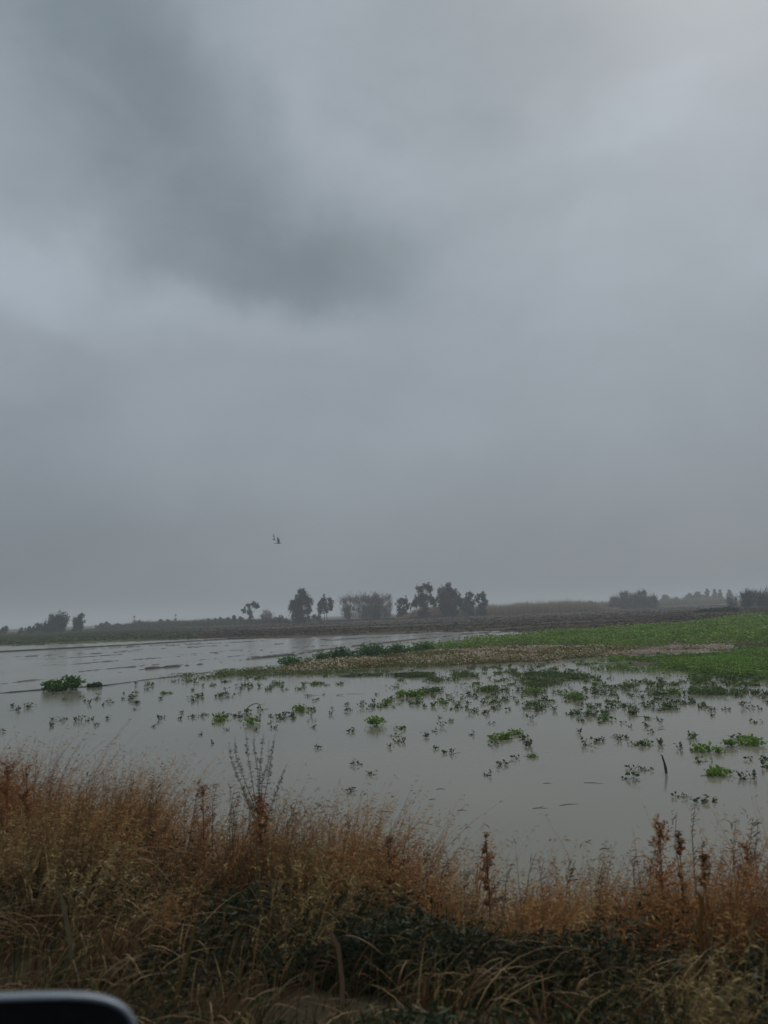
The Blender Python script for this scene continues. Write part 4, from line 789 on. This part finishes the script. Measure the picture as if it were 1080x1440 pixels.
# ------------------------------------------------------------------ birds
M_bird = mat_noise('bird_feathers', (.14, .15, .165), (.20, .21, .23), 8, .7)
def bird(px, py, D, heading, bank, label, flap):
    d = ray(px, py); p = Vector((0, 0, CAMZ))+d*D
    root = empty('bird', p, label, 'bird', 'two birds flying over the field'); root.rotation_euler = (bank, 0, heading)
    V, F = tube([(-.24, 0, .0), (-.20, 0, .01), (-.12, 0, .02), (0, 0, .02), (.10, 0, .02), (.17, 0, .03), (.215, 0, .035), (.25, 0, .03), (.29, 0, .02)], [.012, .02, .045, .062, .055, .03, .034, .026, .003], 8); build('body', V, F, M_bird, parent=root, smooth=True)
    tl = build('tail', [(-.2, -.02, .012), (-.2, .02, .012), (-.38, .06, .0), (-.40, 0, .0), (-.38, -.06, 0), (-.2, -.02, .0), (-.2, .02, .0), (-.38, .06, -.008), (-.40, 0, -.008), (-.38, -.06, -.008)], [(0, 1, 2, 3, 4), (9, 8, 7, 6, 5), (0, 5, 6, 1), (1, 6, 7, 2), (2, 7, 8, 3), (3, 8, 9, 4), (4, 9, 5, 0)], M_bird, parent=root)
    for s in (-1, 1):
        ou = [(.09, .04, 0), (.12, .22, .6), (.06, .42, 1.0), (-.06, .56, 1.25), (-.10, .42, .95), (-.09, .22, .55), (-.07, .04, 0)]
        top = [(x_, s*y_, .03+flap*z_*.16) for x_, y_, z_ in ou]; bot = [(x_, y_, z_-.008) for x_, y_, z_ in top]; n_ = len(ou)
        F = [(0, 1, 5, 6), (1, 2, 4, 5), (2, 3, 4), (6+n_, 5+n_, 1+n_, n_), (5+n_, 4+n_, 2+n_, 1+n_), (4+n_, 3+n_, 2+n_)]+[(k_, k_+n_, (k_+1) % n_+n_, (k_+1) % n_) for k_ in range(n_)]
        build('wing', top+bot, F, M_bird, parent=root)
bird(385.5, 759, 75, R(70), R(55), 'grey bird in flight, the upper and paler of the two in the sky', 1.3)
bird(391.5, 764, 66, R(10), R(35), 'dark bird in flight, the lower of the two in the sky', 1.5)

# ------------------------------------------------------------------ the car's door mirror at the bottom left corner
M_car, t, b = new_mat('car_paint', .22, .5); b.inputs['Base Color'].default_value = (.15, .18, .22, 1); b.inputs['Coat Weight'].default_value = .8; b.inputs['Coat Roughness'].default_value = .12
nn_ = t.nodes.new('ShaderNodeTexNoise'); nn_.inputs['Scale'].default_value = 90; rr_ = t.nodes.new('ShaderNodeMapRange'); rr_.inputs[3].default_value = .2; rr_.inputs[4].default_value = .38; t.links.new(nn_.outputs[0], rr_.inputs[0]); t.links.new(rr_.outputs[0], b.inputs['Roughness'])
vo_ = t.nodes.new('ShaderNodeTexVoronoi'); vo_.inputs['Scale'].default_value = 140; mv_ = t.nodes.new('ShaderNodeMapRange'); mv_.inputs[1].default_value = .12; mv_.inputs[2].default_value = .34; mv_.inputs[3].default_value = 1; mv_.inputs[4].default_value = 0
t.links.new(vo_.outputs['Distance'], mv_.inputs[0]); bd_ = t.nodes.new('ShaderNodeBump'); bd_.inputs['Strength'].default_value = .5; bd_.inputs['Distance'].default_value = .0015; t.links.new(mv_.outputs[0], bd_.inputs['Height']); t.links.new(bd_.outputs[0], b.inputs['Normal'])
M_blk = mat_noise('black_plastic', (.004, .004, .005), (.008, .008, .009), 60, .55, .2)
M_gls, t, b = new_mat('mirror_glass', .02, .5); b.inputs['Metallic'].default_value = 1; b.inputs['Base Color'].default_value = (.5, .52, .55, 1)
car = empty('car', (*upt(-.2, .9), .86), 'dark car at the bottom left corner, only the rounded top of its door mirror showing', 'car')
def local(o): o.matrix_parent_inverse = Matrix.Translation(-car.location)
def mirror():
    Dm = .85; k_ = Dm/FPX                                  # photo pixels to metres at that distance
    d0 = ray(20, 1536); c0 = Vector((0, 0, CAMZ))+d0*(Dm/(-(CM.transposed()@d0).z))
    zax = -ray(40, 1470); zax.z *= .62; zax.normalize()    # glass side faces the seats
    xax = Vector((0, 0, 1)).cross(zax).normalized(); yax = zax.cross(xax); M = Matrix((xax, yax, zax)).transposed()
    rollm = Matrix.Rotation(R(-11), 3, 'Z'); M = M@rollm
    W_, H_ = 165*k_, 118*k_
    def ring(sx, sy, z, n_=56, e=.55):
        out = []
        for q__ in range(n_):
            th = 2*math.pi*q__/n_; c_, s_ = math.cos(th), math.sin(th)
            out.append(c0+M@Vector((math.copysign(abs(c_)**e, c_)*W_*sx, math.copysign(abs(s_)**e, s_)*H_*sy, z)))
        return out
    rings = [ring(.955, .925, .006), ring(.975, .955, .012), ring(.99, .985, .006), ring(1, 1, -.006), ring(1.0, 1.0, -.02), ring(.98, .97, -.045), ring(.92, .88, -.075), ring(.78, .7, -.10), ring(.5, .42, -.115), ring(.1, .1, -.12)]
    V = [v for r_ in rings for v in r_]; n_ = 56; F = [(a_*n_+k, a_*n_+(k+1) % n_, (a_+1)*n_+(k+1) % n_, (a_+1)*n_+k) for a_ in range(len(rings)-1) for k in range(n_)]; F.append(tuple((len(rings)-1)*n_+k for k in range(n_)))
    hs = build('door_mirror', V, F, M_car, parent=car, smooth=True); local(hs)
    rg_ = [ring(.955, .925, .006), ring(.94, .90, .002), ring(.80, .50, -.010)]; V = [v for r_ in rg_ for v in r_]; F = [(a_*n_+k, (a_+1)*n_+k, (a_+1)*n_+(k+1) % n_, a_*n_+(k+1) % n_) for a_ in range(2) for k in range(n_)]
    bz = build('bezel', V, F, M_blk, parent=hs, smooth=True)
    gl_ = ring(.80, .50, -.0085); g2 = build('mirror_glass', gl_, [tuple(range(n_))], M_gls, parent=hs)
    # arm to the door
    aw = c0+M@Vector((-W_*.6, -H_*.7, -.05)); dr = Vector((*upt(.12, 1.05), 1.75))
    V, F = tube([aw, aw.lerp(dr, .5)+Vector((0, 0, -.03)), dr], [.03, .026, .035], 10); ar_ = build('mirror_arm', V, F, M_blk, parent=car, smooth=True); local(ar_)
mirror()
# door below the window, out of the picture's lower edge: side skin with a rounded waist, sill seal, handle
V = []; tt = np.linspace(-.45, 1.35, 14); prof_ = [(.10, 1.78), (.15, 1.74), (.175, 1.62), (.18, 1.42), (.165, 1.25), (.12, 1.12), (.02, 1.12), (.02, 1.76)]
for a_ in tt:
    for (u_, z_) in prof_: V.append((*upt(u_, a_), z_-.10*max(0, (a_-.9))))
k = len(prof_); F = [(i_*k+j_, i_*k+(j_+1) % k, (i_+1)*k+(j_+1) % k, (i_+1)*k+j_) for i_ in range(13) for j_ in range(k)]+[tuple(range(k))[::-1], tuple(13*k+j_ for j_ in range(k))]
dr = build('door', V, F, M_car, parent=car, smooth=False); local(dr)

# ------------------------------------------------------------------ haze
mh = bpy.data.materials.new('humid_air'); mh.use_nodes = True; t = mh.node_tree; t.nodes.remove(t.nodes['Principled BSDF'])
pv = t.nodes.new('ShaderNodeVolumePrincipled'); pv.inputs['Density'].default_value = .00115; pv.inputs['Color'].default_value = (.88, .93, .98, 1); pv.inputs['Anisotropy'].default_value = .1
t.links.new(pv.outputs[0], t.nodes['Material Output'].inputs['Volume'])
s = 2500; z0, z1 = -2.0, 24
V = [(x_, y_, z_) for z_ in (z0, z1) for (x_, y_) in ((-s, -s), (s, -s), (s, s), (-s, s))]
hb = build('haze', V, [(0, 3, 2, 1), (4, 5, 6, 7), (0, 1, 5, 4), (1, 2, 6, 5), (2, 3, 7, 6), (3, 0, 4, 7)], mh); tag(hb, 'thin grey humid air over the whole field', 'haze', kind='stuff')
